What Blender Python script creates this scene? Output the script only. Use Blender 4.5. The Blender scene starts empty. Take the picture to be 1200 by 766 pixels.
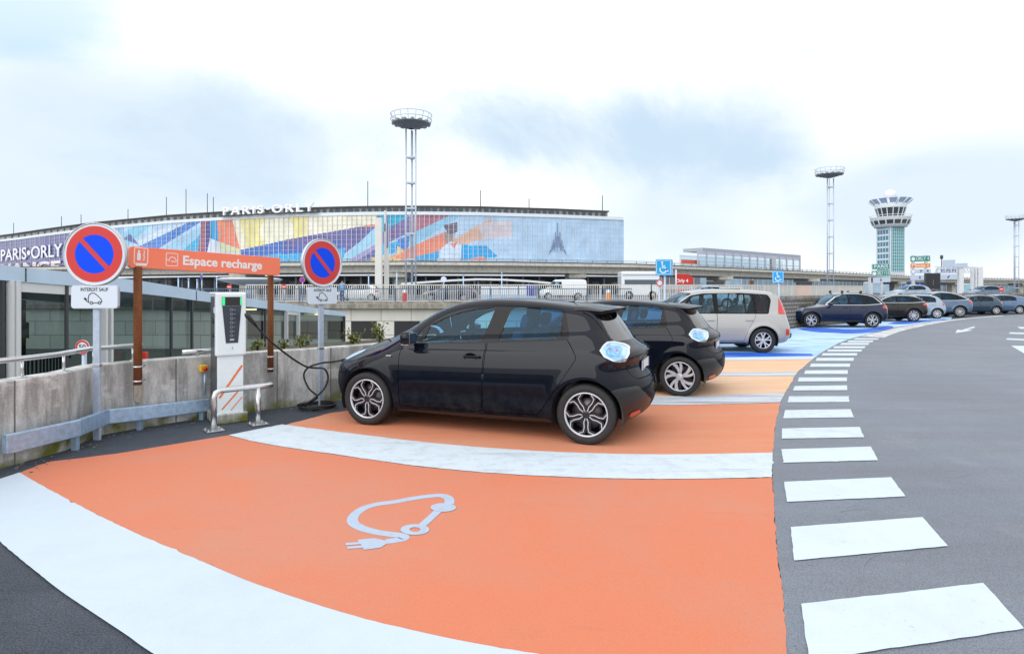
import bpy, bmesh, math, random
import numpy as np
from mathutils import Vector, Matrix
random.seed(7); RNG = np.random.default_rng(5)
SC = bpy.context.scene; COL = SC.collection
R = math.radians; PI = math.pi
EYE = 1.6; HOR = 340.0; FOC = 700.0; MID = 600.0

# ---------------------------------------------------------------- layout helpers
def gp(px, py, z=0.0):
    d = (EYE - z) * FOC / (py - HOR); return ((px - MID) * d / FOC, d)
def at(px, py, d):
    return Vector(((px - MID) * d / FOC, d, EYE - (py - HOR) * d / FOC))
def X_(px, d): return (px - MID) * d / FOC
def Z_(py, d): return EYE - (py - HOR) * d / FOC

# ---------------------------------------------------------------- materials
MATS = {}
def nodes(m):
    m.use_nodes = True; return m.node_tree.nodes, m.node_tree.links
def mat(name, col, rough=.5, metal=0., noise=.0, scale=8., coat=0., bump=0., bscale=60., spec=.5, col2=None, emit=0.):
    if name in MATS: return MATS[name]
    m = bpy.data.materials.new(name); N, L = nodes(m); b = N['Principled BSDF']
    b.inputs['Base Color'].default_value = (*col, 1); b.inputs['Roughness'].default_value = rough
    b.inputs['Metallic'].default_value = metal; b.inputs['Coat Weight'].default_value = coat
    b.inputs['Coat Roughness'].default_value = .03; b.inputs['Specular IOR Level'].default_value = spec
    if emit:
        b.inputs['Emission Color'].default_value = (*col, 1); b.inputs['Emission Strength'].default_value = emit
    if noise or col2:
        tc = N.new('ShaderNodeTexCoord'); n = N.new('ShaderNodeTexNoise'); n.inputs['Scale'].default_value = scale
        n.inputs['Detail'].default_value = 6; n.inputs['Roughness'].default_value = .65
        L.new(tc.outputs['Object'], n.inputs['Vector'])
        r = N.new('ShaderNodeValToRGB'); r.color_ramp.elements[0].position = .32; r.color_ramp.elements[1].position = .68
        c2 = col2 if col2 else tuple(c * (1 + noise) for c in col); c1 = col if col2 else tuple(c * (1 - noise) for c in col)
        r.color_ramp.elements[0].color = (*c1, 1); r.color_ramp.elements[1].color = (*c2, 1)
        L.new(n.outputs['Fac'], r.inputs['Fac']); L.new(r.outputs['Color'], b.inputs['Base Color'])
    if bump:
        tc = N.new('ShaderNodeTexCoord'); n = N.new('ShaderNodeTexNoise'); n.inputs['Scale'].default_value = bscale
        n.inputs['Detail'].default_value = 5
        L.new(tc.outputs['Object'], n.inputs['Vector']); bp = N.new('ShaderNodeBump'); bp.inputs['Strength'].default_value = bump
        bp.inputs['Distance'].default_value = .01
        L.new(n.outputs['Fac'], bp.inputs['Height']); L.new(bp.outputs['Normal'], b.inputs['Normal'])
    MATS[name] = m; return m

def ground_mat(name, base, layers, rough=.85, bump=.35, grain=160., grain_amt=.25, spec=.3):
    """base colour; layers: (scale, lo, hi, colour, strength) noise masked tints; fine grain multiplies everything"""
    if name in MATS: return MATS[name]
    m = bpy.data.materials.new(name); N, L = nodes(m); b = N['Principled BSDF']
    b.inputs['Roughness'].default_value = rough; b.inputs['Specular IOR Level'].default_value = spec
    tc = N.new('ShaderNodeTexCoord'); prev = None
    rgb = N.new('ShaderNodeRGB'); rgb.outputs[0].default_value = (*base, 1); prev = rgb.outputs[0]
    for i, (sc, lo, hi, c, st) in enumerate(layers):
        n = N.new('ShaderNodeTexNoise'); n.inputs['Detail'].default_value = 8; n.inputs['Roughness'].default_value = .7
        mp = N.new('ShaderNodeMapping'); mp.inputs['Location'].default_value = (13.7 * i, 5.1 * i, 0)
        if isinstance(sc, tuple): mp.inputs['Scale'].default_value = sc; n.inputs['Scale'].default_value = 1
        else: n.inputs['Scale'].default_value = sc
        L.new(tc.outputs['Object'], mp.inputs['Vector']); L.new(mp.outputs['Vector'], n.inputs['Vector'])
        mr = N.new('ShaderNodeMapRange'); mr.inputs['From Min'].default_value = lo; mr.inputs['From Max'].default_value = hi
        mr.inputs['To Max'].default_value = st
        L.new(n.outputs['Fac'], mr.inputs['Value'])
        mx = N.new('ShaderNodeMixRGB'); mx.inputs['Color2'].default_value = (*c, 1)
        L.new(mr.outputs['Result'], mx.inputs['Fac']); L.new(prev, mx.inputs['Color1']); prev = mx.outputs['Color']
    g = N.new('ShaderNodeTexNoise'); g.inputs['Scale'].default_value = grain; g.inputs['Detail'].default_value = 3
    L.new(tc.outputs['Object'], g.inputs['Vector'])
    mr = N.new('ShaderNodeMapRange'); mr.inputs['From Min'].default_value = .3; mr.inputs['From Max'].default_value = .7
    mr.inputs['To Min'].default_value = 1 - grain_amt; mr.inputs['To Max'].default_value = 1 + grain_amt
    L.new(g.outputs['Fac'], mr.inputs['Value'])
    mx = N.new('ShaderNodeMixRGB'); mx.blend_type = 'MULTIPLY'; mx.inputs['Fac'].default_value = 1
    L.new(prev, mx.inputs['Color1']); L.new(mr.outputs['Result'], mx.inputs['Color2'])
    L.new(mx.outputs['Color'], b.inputs['Base Color'])
    bp = N.new('ShaderNodeBump'); bp.inputs['Strength'].default_value = bump; bp.inputs['Distance'].default_value = .006
    L.new(g.outputs['Fac'], bp.inputs['Height']); L.new(bp.outputs['Normal'], b.inputs['Normal'])
    MATS[name] = m; return m

def paint_mat(name, col, metal=0., rough=.3, dirt=(.12, .10, .08), dirt_amt=.25, spec=.2, coat=1.):
    """car paint: coat outside, dark trim on the inner side of the shell, road dust towards the sills"""
    if name in MATS: return MATS[name]
    m = bpy.data.materials.new(name); N, L = nodes(m); b = N['Principled BSDF']
    b.inputs['Roughness'].default_value = rough; b.inputs['Metallic'].default_value = metal
    b.inputs['Coat Weight'].default_value = coat; b.inputs['Coat Roughness'].default_value = .025; b.inputs['Coat IOR'].default_value = 1.5; b.inputs['Specular IOR Level'].default_value = spec
    tc = N.new('ShaderNodeTexCoord'); n = N.new('ShaderNodeTexNoise'); n.inputs['Scale'].default_value = 9; n.inputs['Detail'].default_value = 8
    n.inputs['Roughness'].default_value = .75
    L.new(tc.outputs['Object'], n.inputs['Vector'])
    sp = N.new('ShaderNodeSeparateXYZ'); L.new(tc.outputs['Object'], sp.inputs[0])
    mr = N.new('ShaderNodeMapRange'); mr.inputs['From Min'].default_value = .62; mr.inputs['From Max'].default_value = .2
    mr.inputs['To Min'].default_value = .0; mr.inputs['To Max'].default_value = 1; L.new(sp.outputs['Z'], mr.inputs['Value'])
    mr2 = N.new('ShaderNodeMapRange'); mr2.inputs['From Min'].default_value = .4; mr2.inputs['From Max'].default_value = .8
    L.new(n.outputs['Fac'], mr2.inputs['Value'])
    mu = N.new('ShaderNodeMath'); mu.operation = 'MULTIPLY'; L.new(mr.outputs['Result'], mu.inputs[0]); L.new(mr2.outputs['Result'], mu.inputs[1])
    mu2 = N.new('ShaderNodeMath'); mu2.operation = 'MULTIPLY'; mu2.inputs[1].default_value = dirt_amt * 2; L.new(mu.outputs[0], mu2.inputs[0])
    cw = N.new('ShaderNodeMapRange'); cw.inputs['From Min'].default_value = .45; cw.inputs['From Max'].default_value = .90
    cw.inputs['To Min'].default_value = .22 * coat; cw.inputs['To Max'].default_value = coat; L.new(sp.outputs['Z'], cw.inputs['Value']); L.new(cw.outputs['Result'], b.inputs['Coat Weight'])
    mx = N.new('ShaderNodeMixRGB'); mx.inputs['Color1'].default_value = (*col, 1); mx.inputs['Color2'].default_value = (*dirt, 1)
    L.new(mu2.outputs[0], mx.inputs['Fac']); L.new(mx.outputs['Color'], b.inputs['Base Color'])
    ge = N.new('ShaderNodeNewGeometry'); d = N.new('ShaderNodeBsdfDiffuse'); d.inputs['Color'].default_value = (.035, .036, .04, 1)
    ms = N.new('ShaderNodeMixShader'); L.new(ge.outputs['Backfacing'], ms.inputs['Fac'])
    L.new(b.outputs[0], ms.inputs[1]); L.new(d.outputs[0], ms.inputs[2])
    L.new(ms.outputs[0], N['Material Output'].inputs['Surface'])
    MATS[name] = m; return m

def glass_mat(name, tint, rough=.02, ior=1.5, refl=(1, 1, 1)):
    if name in MATS: return MATS[name]
    m = bpy.data.materials.new(name); N, L = nodes(m); N.remove(N['Principled BSDF'])
    t = N.new('ShaderNodeBsdfTransparent'); t.inputs['Color'].default_value = (*tint, 1)
    g = N.new('ShaderNodeBsdfGlossy'); g.inputs['Roughness'].default_value = rough; g.inputs['Color'].default_value = (*refl, 1)
    f = N.new('ShaderNodeFresnel'); f.inputs['IOR'].default_value = ior
    x = N.new('ShaderNodeMixShader'); L.new(f.outputs[0], x.inputs['Fac']); L.new(t.outputs[0], x.inputs[1]); L.new(g.outputs[0], x.inputs[2])
    L.new(x.outputs[0], N['Material Output'].inputs['Surface'])
    MATS[name] = m; return m

# ---------------------------------------------------------------- object helpers
FRAME = {}
def tag(o, label=None, cat=None, group=None, kind=None):
    if label: o['label'] = label
    if cat: o['category'] = cat
    if group: o['group'] = group
    if kind: o['kind'] = kind
    return o
def thing(name, label, cat, loc=(0, 0, 0), rz=0., group=None, scale=1.):
    o = bpy.data.objects.new(name, None); COL.objects.link(o); o.empty_display_size = .2
    o.location = loc; o.rotation_euler = (0, 0, rz); o.scale = (scale,) * 3
    FRAME[o] = (Matrix.Translation(Vector(loc)) @ Matrix.Rotation(rz, 4, 'Z') @ Matrix.Scale(scale, 4)).inverted()
    return tag(o, label, cat, group)
def link(name, me, mats, parent=None, world=False):
    o = bpy.data.objects.new(name, me); COL.objects.link(o)
    for m in (mats if isinstance(mats, (list, tuple)) else [mats]):
        if m: me.materials.append(m)
    if parent is not None:
        o.parent = parent
        if world:
            r = parent
            while r not in FRAME: r = r.parent
            me.transform(FRAME[r])
    return o
def copy_tree(o, parent=None):
    c = o.copy(); COL.objects.link(c)
    if parent is not None: c.parent = parent
    for ch in list(o.children): copy_tree(ch, c)
    return c

class MB:
    """collects shapes into one bmesh"""
    def __init__(s): s.bm = bmesh.new(); s.mi = 0
    def _f(s, vs, smooth=False):
        try:
            f = s.bm.faces.new(vs); f.material_index = s.mi; f.smooth = smooth; return f
        except ValueError: return None
    def box(s, c, size, rz=0., bevel=0., mtx=None):
        m = Matrix.Translation(Vector(c)) @ Matrix.Rotation(rz, 4, 'Z')
        if mtx is not None: m = mtx @ m
        r = bmesh.ops.create_cube(s.bm, size=1, matrix=m @ Matrix.Diagonal((*size, 1)))
        fs = set(f for v in r['verts'] for f in v.link_faces)
        for f in fs: f.material_index = s.mi
        if bevel:
            es = list(set(e for v in r['verts'] for e in v.link_edges))
            q = bmesh.ops.bevel(s.bm, geom=es, offset=bevel, segments=2, affect='EDGES', profile=.5)
            for f in q['faces']: f.material_index = s.mi
        return s
    def bar(s, a, b, w, h, up=(0, 0, 1)):
        a = Vector(a); b = Vector(b); d = (b - a); L = d.length; d.normalize(); up = Vector(up)
        if abs(d.dot(up)) > .99: up = Vector((0, 1, 0))
        x = d.cross(up).normalized(); u = x.cross(d).normalized()
        vs = [s.bm.verts.new(p + x * sx * w / 2 + u * su * h / 2) for p in (a, b) for sx, su in ((-1, -1), (1, -1), (1, 1), (-1, 1))]
        for q in ((0, 3, 2, 1), (4, 5, 6, 7), (0, 1, 5, 4), (1, 2, 6, 5), (2, 3, 7, 6), (3, 0, 4, 7)): s._f([vs[i] for i in q])
        return s
    def tube(s, pts, r, n=10, cap=True, closed=False):
        pts = [Vector(p) for p in pts]; rings = []; k = len(pts)
        rr = r if isinstance(r, (list, tuple)) else [r] * k
        prev = None
        for i, p in enumerate(pts):
            if closed: t = pts[(i + 1) % k] - pts[i - 1]
            else: t = pts[min(i + 1, k - 1)] - pts[max(i - 1, 0)]
            t.normalize()
            if prev is None:
                u = t.cross(Vector((0, 0, 1)));
                if u.length < .05: u = t.cross(Vector((0, 1, 0)))
            else: u = prev - t * prev.dot(t)
            u.normalize(); prev = u; v = t.cross(u)
            rings.append([s.bm.verts.new(p + (u * math.cos(2 * PI * j / n) + v * math.sin(2 * PI * j / n)) * rr[i]) for j in range(n)])
        for i in range(k if closed else k - 1):
            a, b = rings[i], rings[(i + 1) % k]
            for j in range(n): s._f([a[j], a[(j + 1) % n], b[(j + 1) % n], b[j]], True)
        if cap and not closed: s._f(rings[0][::-1]); s._f(rings[-1])
        return s
    def cyl(s, c, r, h, n=20, axis='z', r2=None):
        d = {'x': Vector((1, 0, 0)), 'y': Vector((0, 1, 0)), 'z': Vector((0, 0, 1))}[axis] if isinstance(axis, str) else Vector(axis).normalized()
        c = Vector(c); return s.tube([c - d * h / 2, c + d * h / 2], [r, r if r2 is None else r2], n)
    def lathe(s, prof, c=(0, 0, 0), n=32, axis='z', closed=False):
        c = Vector(c); rings = []
        for (r, h) in prof:
            ring = []
            for j in range(n):
                a = 2 * PI * j / n; x, y = r * math.cos(a), r * math.sin(a)
                p = Vector((x, y, h)) if axis == 'z' else (Vector((x, h, y)) if axis == 'y' else Vector((h, x, y)))
                ring.append(s.bm.verts.new(c + p))
            rings.append(ring)
        K = len(rings)
        for i in range(K if closed else K - 1):
            a, b = rings[i], rings[(i + 1) % K]
            for j in range(n): s._f([a[j], a[(j + 1) % n], b[(j + 1) % n], b[j]], True)
        return s
    def prism(s, poly, mtx, t, both=True):
        """2D polygon (x,y) in mtx's xy plane, extruded by t along its z"""
        a = [s.bm.verts.new(mtx @ Vector((p[0], p[1], 0))) for p in poly]
        b = [s.bm.verts.new(mtx @ Vector((p[0], p[1], t))) for p in poly]
        s._f(a[::-1]); s._f(b); n = len(poly)
        for i in range(n): s._f([a[i], a[(i + 1) % n], b[(i + 1) % n], b[i]])
        return s
    def sheet(s, pts):
        s._f([s.bm.verts.new(Vector(p)) for p in pts]); return s
    def wall(s, path, z0, z1, t, side=1):
        """wall along a ground path; thickness t to the left (side=1) of the path; z0/z1 numbers or lists"""
        P = [Vector((p[0], p[1], 0)) for p in path]; k = len(P); nr = []
        for i in range(k):
            d = P[min(i + 1, k - 1)] - P[max(i - 1, 0)]; d.normalize(); nr.append(Vector((-d.y, d.x, 0)) * side * t)
        f = lambda z, i: z[i] if isinstance(z, (list, tuple)) else z
        rows = []
        for i in range(k):
            a = P[i]; b = P[i] + nr[i]; lo = f(z0, i); hi = f(z1, i)
            rows.append([s.bm.verts.new((q.x, q.y, z)) for q, z in ((a, lo), (a, hi), (b, hi), (b, lo))])
        for i in range(k - 1):
            for j in range(4): s._f([rows[i][j], rows[i][(j + 1) % 4], rows[i + 1][(j + 1) % 4], rows[i + 1][j]])
        s._f(rows[0]); s._f(rows[-1][::-1]); return s
    def build(s, name, mats, parent=None, world=False, fix=True, bevel=0.):
        if fix: bmesh.ops.recalc_face_normals(s.bm, faces=s.bm.faces[:])
        me = bpy.data.meshes.new(name); s.bm.to_mesh(me); s.bm.free()
        o = link(name, me, mats, parent, world)
        if bevel:
            b = o.modifiers.new('edge', 'BEVEL'); b.width = bevel; b.segments = 2; b.limit_method = 'ANGLE'; b.angle_limit = R(40)
        return o

def plane_mtx(origin, xdir, up=(0, 0, 1)):
    x = Vector(xdir).normalized(); u = Vector(up); u = (u - x * u.dot(x)).normalized(); n = x.cross(u)
    return Matrix(((x.x, u.x, n.x, origin[0]), (x.y, u.y, n.y, origin[1]), (x.z, u.z, n.z, origin[2]), (0, 0, 0, 1)))
def rrect(w, h, r, n=5, cx=0, cy=0):
    out = []
    for sx, sy, a0 in ((1, 1, 0), (-1, 1, 90), (-1, -1, 180), (1, -1, 270)):
        for i in range(n + 1):
            a = R(a0 + 90 * i / n); out.append((cx + sx * (w / 2 - r) + r * math.cos(a), cy + sy * (h / 2 - r) + r * math.sin(a)))
    return out
def circ(r, n=32, cx=0, cy=0): return [(cx + r * math.cos(2 * PI * i / n), cy + r * math.sin(2 * PI * i / n)) for i in range(n)]
def ribbon(pts, w, closed=False):
    """flat outline strips along a 2D polyline: list of quads"""
    k = len(pts); P = [Vector((p[0], p[1])) for p in pts]; L_, R_ = [], []
    for i in range(k):
        if closed: d = P[(i + 1) % k] - P[i - 1]
        else: d = P[min(i + 1, k - 1)] - P[max(i - 1, 0)]
        d.normalize(); n = Vector((-d.y, d.x)); ww = w[i] if isinstance(w, (list, tuple)) else w
        L_.append(P[i] + n * ww / 2); R_.append(P[i] - n * ww / 2)
    return [(L_[i], R_[i], R_[(i + 1) % k], L_[(i + 1) % k]) for i in range(k if closed else k - 1)]
def text_mesh(txt, size, mtx, extrude=.002, bold=0., align='CENTER', spacing=1.):
    cu = bpy.data.curves.new('lettering', 'FONT'); cu.body = txt; cu.size = size; cu.align_x = align; cu.align_y = 'CENTER'
    cu.extrude = extrude; cu.offset = bold; cu.space_character = spacing; cu.resolution_u = 4
    o = bpy.data.objects.new('lettering', cu); COL.objects.link(o)
    dg = bpy.context.evaluated_depsgraph_get(); me = bpy.data.meshes.new_from_object(o.evaluated_get(dg))
    bpy.data.objects.remove(o); bpy.data.curves.remove(cu); me.transform(mtx); return me
def text(name, txt, size, mtx, m, parent=None, world=False, **k):
    return link(name, text_mesh(txt, size, mtx, **k), m, parent, world)

# ---------------------------------------------------------------- car body by implicit surface
def rnd(poly, r=.03, n=4):
    out = []; k = len(poly)
    for i in range(k):
        p = np.array(poly[i], float); a = np.array(poly[i - 1], float) - p; b = np.array(poly[(i + 1) % k], float) - p
        la, lb = np.linalg.norm(a), np.linalg.norm(b); q = min(r, la * .45, lb * .45)
        A = p + a / la * q; B = p + b / lb * q
        for t in np.linspace(0, 1, n): out.append(tuple((1 - t) ** 2 * A + 2 * t * (1 - t) * p + t * t * B))
    return out
def chaikin(poly, it=3):
    P = np.array(poly, float)
    for _ in range(it):
        Q = np.roll(P, -1, 0); P = np.stack([.75 * P + .25 * Q, .25 * P + .75 * Q], 1).reshape(-1, 2)
    return P
def psdf(px, pz, poly):
    P = np.asarray(poly, float); Q = np.roll(P, -1, 0); sh = px.shape; px = px.ravel(); pz = pz.ravel()
    d = np.full(px.shape, 1e9); ins = np.zeros(px.shape, bool)
    for (x0, z0), (x1, z1) in zip(P, Q):
        ex, ez = x1 - x0, z1 - z0; l = ex * ex + ez * ez + 1e-12
        t = np.clip(((px - x0) * ex + (pz - z0) * ez) / l, 0, 1)
        d = np.minimum(d, (px - x0 - t * ex) ** 2 + (pz - z0 - t * ez) ** 2)
        if z0 != z1:
            c = ((z0 > pz) != (z1 > pz)) & (px < (x1 - x0) * (pz - z0) / (z1 - z0) + x0); ins ^= c
    d = np.sqrt(d); return np.where(ins, -d, d).reshape(sh)
class Body:
    def __init__(s, sp):
        s.sp = sp; poly = chaikin(sp['sil'], 3); s.h = .01
        s.x0 = poly[:, 0].min() - .3; s.z0 = -.1
        nx = int((poly[:, 0].max() + .6 - s.x0) / s.h); nz = int((poly[:, 1].max() + .35 - s.z0) / s.h)
        X, Z = np.meshgrid(s.x0 + np.arange(nx) * s.h, s.z0 + np.arange(nz) * s.h, indexing='ij')
        s.T = psdf(X, Z, poly)
        for _ in range(3):
            q = np.pad(s.T, 1, 'edge'); q = (q[:-2] + 2 * q[1:-1] + q[2:]) / 4; s.T = (q[:, :-2] + 2 * q[:, 1:-1] + q[:, 2:]) / 4
        s.ext = (poly[:, 0].min(), poly[:, 0].max(), poly[:, 1].min(), poly[:, 1].max()); s.xm = sp['wb'] / 2
    def sil(s, x, z):
        u = np.clip((x - s.x0) / s.h, 0, s.T.shape[0] - 1.001); v = np.clip((z - s.z0) / s.h, 0, s.T.shape[1] - 1.001)
        i = u.astype(int); j = v.astype(int); u = u - i; v = v - j; T = s.T
        return T[i, j] * (1 - u) * (1 - v) + T[i + 1, j] * u * (1 - v) + T[i, j + 1] * (1 - u) * v + T[i + 1, j + 1] * u * v
    def w(s, x, z):
        sp = s.sp; zb = sp['belt'][0] + sp['belt'][1] * x
        w = sp['wm'] - sp.get('tuck', .09) * np.clip((.55 - z) / .4, 0, 1) ** 2
        w = w - sp.get('wb_in', .06) * np.clip((z - .6) / (zb - .6), 0, 1.2) ** 2
        g = z - zb; g = .5 * (g + np.sqrt(g * g + .0009))
        w = w - sp['lean'] * g
        for xw in (0, sp['wb']):
            r = np.hypot(x - xw, z - sp['rw'])
            w = w + sp.get('flare', .02) * np.exp(-((r - sp['ra'] - .02) / .06) ** 2) * np.clip((.95 - z) / .2, 0, 1)
        if 'crease' in sp:
            c0, c1, amt = sp['crease']; fade = np.clip((x - .1) / .5, 0, 1)
            w = w - amt * fade / (1 + np.exp(-(z - c0 - c1 * x) / .012))
        mid = np.clip((x - .35) / .3, 0, 1) * np.clip((sp['wb'] - .3 - x) / .3, 0, 1)
        w = w - sp.get('scoop', .012) * mid * np.exp(-((z - .42) / .12) ** 2)
        return w
    def f(s, x, y, z):
        sp = s.sp; ay = np.abs(y)
        fx = sp['fs'] * (ay / .6) ** 2.3; rx = sp['rs'] * (ay / .75) ** 2.5
        t = np.clip((x - s.xm) / 1.2, -1, 1); xs = np.where(t < 0, x + fx * t, x + rx * t)
        zs = z + sp.get('crown', .05) * (ay / .8) ** 2 * np.clip((z - .6) / .25, 0, 1)
        a = s.sil(xs, zs); b = ay - s.w(x, z); k = sp.get('k', .11)
        h = np.maximum(k - np.abs(a - b), 0)
        return np.maximum(a, b) + h * h / (4 * k)
    def grad(s, V, e=.011):
        x, y, z = V.T
        g = np.stack([s.f(x + e, y, z) - s.f(x - e, y, z), s.f(x, y + e, z) - s.f(x, y - e, z), s.f(x, y, z + e) - s.f(x, y, z - e)], 1) / (2 * e)
        return g
    def mesh(s, h):
        x0, x1, z0, z1 = s.ext; W = s.sp['wm'] + .08
        ax = [np.arange(a - 2.3 * h, b + 2.5 * h, h) for a, b in ((x0, x1), (-W, W), (z0, z1))]
        G = np.meshgrid(*ax, indexing='ij'); Fv = s.f(*G); S = Fv < 0
        n = [len(a) for a in ax]; C = np.zeros([q - 1 for q in n]); acc = [np.zeros_like(C) for _ in range(3)]
        sl = lambda o: tuple(slice(o[d], n[d] - 1 + o[d]) for d in range(3))
        for d in range(3):
            for p in (0, 1):
                for q in (0, 1):
                    o0 = [0, 0, 0]; o0[(d + 1) % 3] = p; o0[(d + 2) % 3] = q; o1 = list(o0); o1[d] = 1
                    A, B = Fv[sl(o0)], Fv[sl(o1)]; cr = (A < 0) != (B < 0); t = np.where(cr, A / np.where(A == B, 1, A - B), 0)
                    C += cr
                    for e in range(3): acc[e] += np.where(cr, o0[e] + (t if e == d else 0), 0)
        idx = np.full(C.shape, -1); mk = C > 0; idx[mk] = np.arange(mk.sum()); ii = np.argwhere(mk)
        V = np.stack([ax[e][0] + h * (ii[:, e] + (acc[e][mk] / C[mk])) for e in range(3)], 1)
        T = []
        for d in range(3):
            e, g = (d + 1) % 3, (d + 2) % 3
            a = [slice(0, n[q]) for q in range(3)]; a[d] = slice(0, n[d] - 1); b = list(a); b[d] = slice(1, n[d])
            cr = S[tuple(a)] != S[tuple(b)]; pts = np.argwhere(cr); neg = S[tuple(a)][cr]
            q = []
            for (oe, og) in ((-1, -1), (0, -1), (0, 0), (-1, 0)):
                p = pts.copy(); p[:, e] += oe; p[:, g] += og; q.append(idx[p[:, 0], p[:, 1], p[:, 2]])
            q = np.stack(q, 1); q = np.where(neg[:, None], q, q[:, ::-1]); T += [q[:, [0, 1, 2]], q[:, [0, 2, 3]]]
        T = np.concatenate(T)
        for _ in range(4):
            g = s.grad(V); fv = s.f(*V.T); V = V - g * np.clip(fv / np.maximum((g * g).sum(1), .2), -h, h)[:, None]
        return V, T
def clip_mesh(V, T, g):
    n = g < 0; c = n[T].sum(1); Tin = T[c == 3]; Tout = T[c == 0]; res_in, res_out = [Tin], [Tout]; newV = []; keys = []
    parts = []
    for cnt, neg in ((1, True), (2, False)):
        M = T[c == cnt]
        if not len(M): continue
        k = np.argmax(n[M] == neg, 1); r = np.arange(len(M)); a = M[r, k]; b = M[r, (k + 1) % 3]; d = M[r, (k + 2) % 3]
        parts.append((neg, a, b, d))
        for u, v in ((a, b), (a, d)): keys.append(np.stack([np.minimum(u, v), np.maximum(u, v)], 1))
    if not parts: return V, Tin, Tout
    K = np.concatenate(keys); U, inv = np.unique(K, axis=0, return_inverse=True); inv = inv.ravel()
    ga, gb = g[U[:, 0]], g[U[:, 1]]; t = (ga / (ga - gb))[:, None]; nv = V[U[:, 0]] * (1 - t) + V[U[:, 1]] * t
    base = len(V); pos = 0
    for neg, a, b, d in parts:
        m = len(a); ab = inv[pos:pos + m] + base; ad = inv[pos + m:pos + 2 * m] + base; pos += 2 * m
        tip = np.stack([a, ab, ad], 1); q1 = np.stack([ab, b, d], 1); q2 = np.stack([ab, d, ad], 1)
        (res_in if neg else res_out).append(tip); (res_out if neg else res_in).extend([q1, q2])
    return np.concatenate([V, nv]), np.concatenate(res_in), np.concatenate(res_out)
class Shell:
    def __init__(s, body, h): s.b = body; s.V, s.T = body.mesh(h)
    def field(s, view, poly=None, side=0, xmin=None, xmax=None, zmax=None, fn=None, ymin=.2):
        x, y, z = s.V.T
        if fn is not None: g = fn(x, y, z)
        elif view == 'side': g = psdf(x, z, poly)
        elif view == 'end': g = psdf(y, z, poly)
        else: g = psdf(x, y, poly)
        if side: g = np.maximum(g, ymin - side * y)
        if xmin is not None: g = np.maximum(g, xmin - x)
        if xmax is not None: g = np.maximum(g, x - xmax)
        if zmax is not None: g = np.maximum(g, z - zmax)
        return g
    def cut(s, gap=0., **k):
        """take the inside off the shell; with a gap, a thin ring round it is dropped"""
        g = s.field(**k); s.V, Ti, s.T = clip_mesh(s.V, s.T, g - gap)
        if gap:
            T0 = s.T; nv = len(s.V); g = s.field(**k); V2, Ti, _ = clip_mesh(s.V, Ti, g + gap); s.V = V2
        return Ti
    def obj(s, name, T, m, parent, off=0., flip=False):
        if not len(T): return None
        u, inv = np.unique(T, return_inverse=True); V = s.V[u]; T2 = inv.reshape(T.shape)
        G = s.b.grad(V); G /= np.maximum(np.linalg.norm(G, axis=1), 1e-6)[:, None]
        if off: V = V + G * off
        me = bpy.data.meshes.new(name); me.from_pydata(V.tolist(), [], T2.tolist())
        me.polygons.foreach_set('use_smooth', [True] * len(me.polygons)); me.update()
        o = link(name, me, m, parent); me.normals_split_custom_set_from_vertices(G.tolist()); return o
    def hit(s, axis, a, b, sign):
        """surface coordinate along axis (0,1,2) coming from the sign side"""
        t = np.linspace(sign * (4.5, 1.2, 2.2)[axis], (1.2, 0, .5)[axis], 1600)
        c = [None] * 3; o = [i for i in range(3) if i != axis]; c[axis] = t; c[o[0]] = np.full(t.shape, a); c[o[1]] = np.full(t.shape, b)
        f = s.b.f(*c); i = np.argmax(f < 0); return float(t[i])
# ---------------------------------------------------------------- cars
RUB = mat('tyre_rubber', (.018, .018, .02), .75, noise=.3, scale=30)
BLK = mat('black_plastic', (.018, .018, .02), .45)
GLB = mat('gloss_black_trim', (.005, .005, .007), .12, coat=.3, spec=.1)
DRK = mat('dark_interior', (.02, .021, .024), .8)
SEATM = mat('grey_seat_fabric', (.20, .22, .25), .85, noise=.2, scale=40)
CHR = mat('bright_chrome', (.75, .77, .8), .12, 1.)
ALU = mat('wheel_silver', (.60, .63, .68), .35, .5)
DALU = mat('wheel_dark_grey', (.02, .02, .024), .3, .5, coat=.4)
GLS = glass_mat('car_window_glass', (.50, .76, .92), .01, 1.5, (.6, .8, 1))
GLD = glass_mat('privacy_glass', (.18, .40, .62), .01, 1.5, (.5, .75, 1))
REDL = mat('red_lamp_lens', (.55, .02, .015), .12, coat=1.)
HLAMP = mat('headlamp_glass', (.20, .24, .29), .1, coat=1., noise=.4, scale=16)
CLEARL = mat('clear_lamp_lens', (.12, .38, .64), .1, coat=1., col2=(.50, .74, .90), scale=10)
DISC = mat('brake_disc_steel', (.12, .12, .13), .4, .9)
PLATE = mat('plate_white', (.75, .76, .78), .4)
PBLUE = mat('plate_blue', (.02, .08, .5), .4)
def ang(p, r): return (r * math.cos(p), r * math.sin(p))
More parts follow.
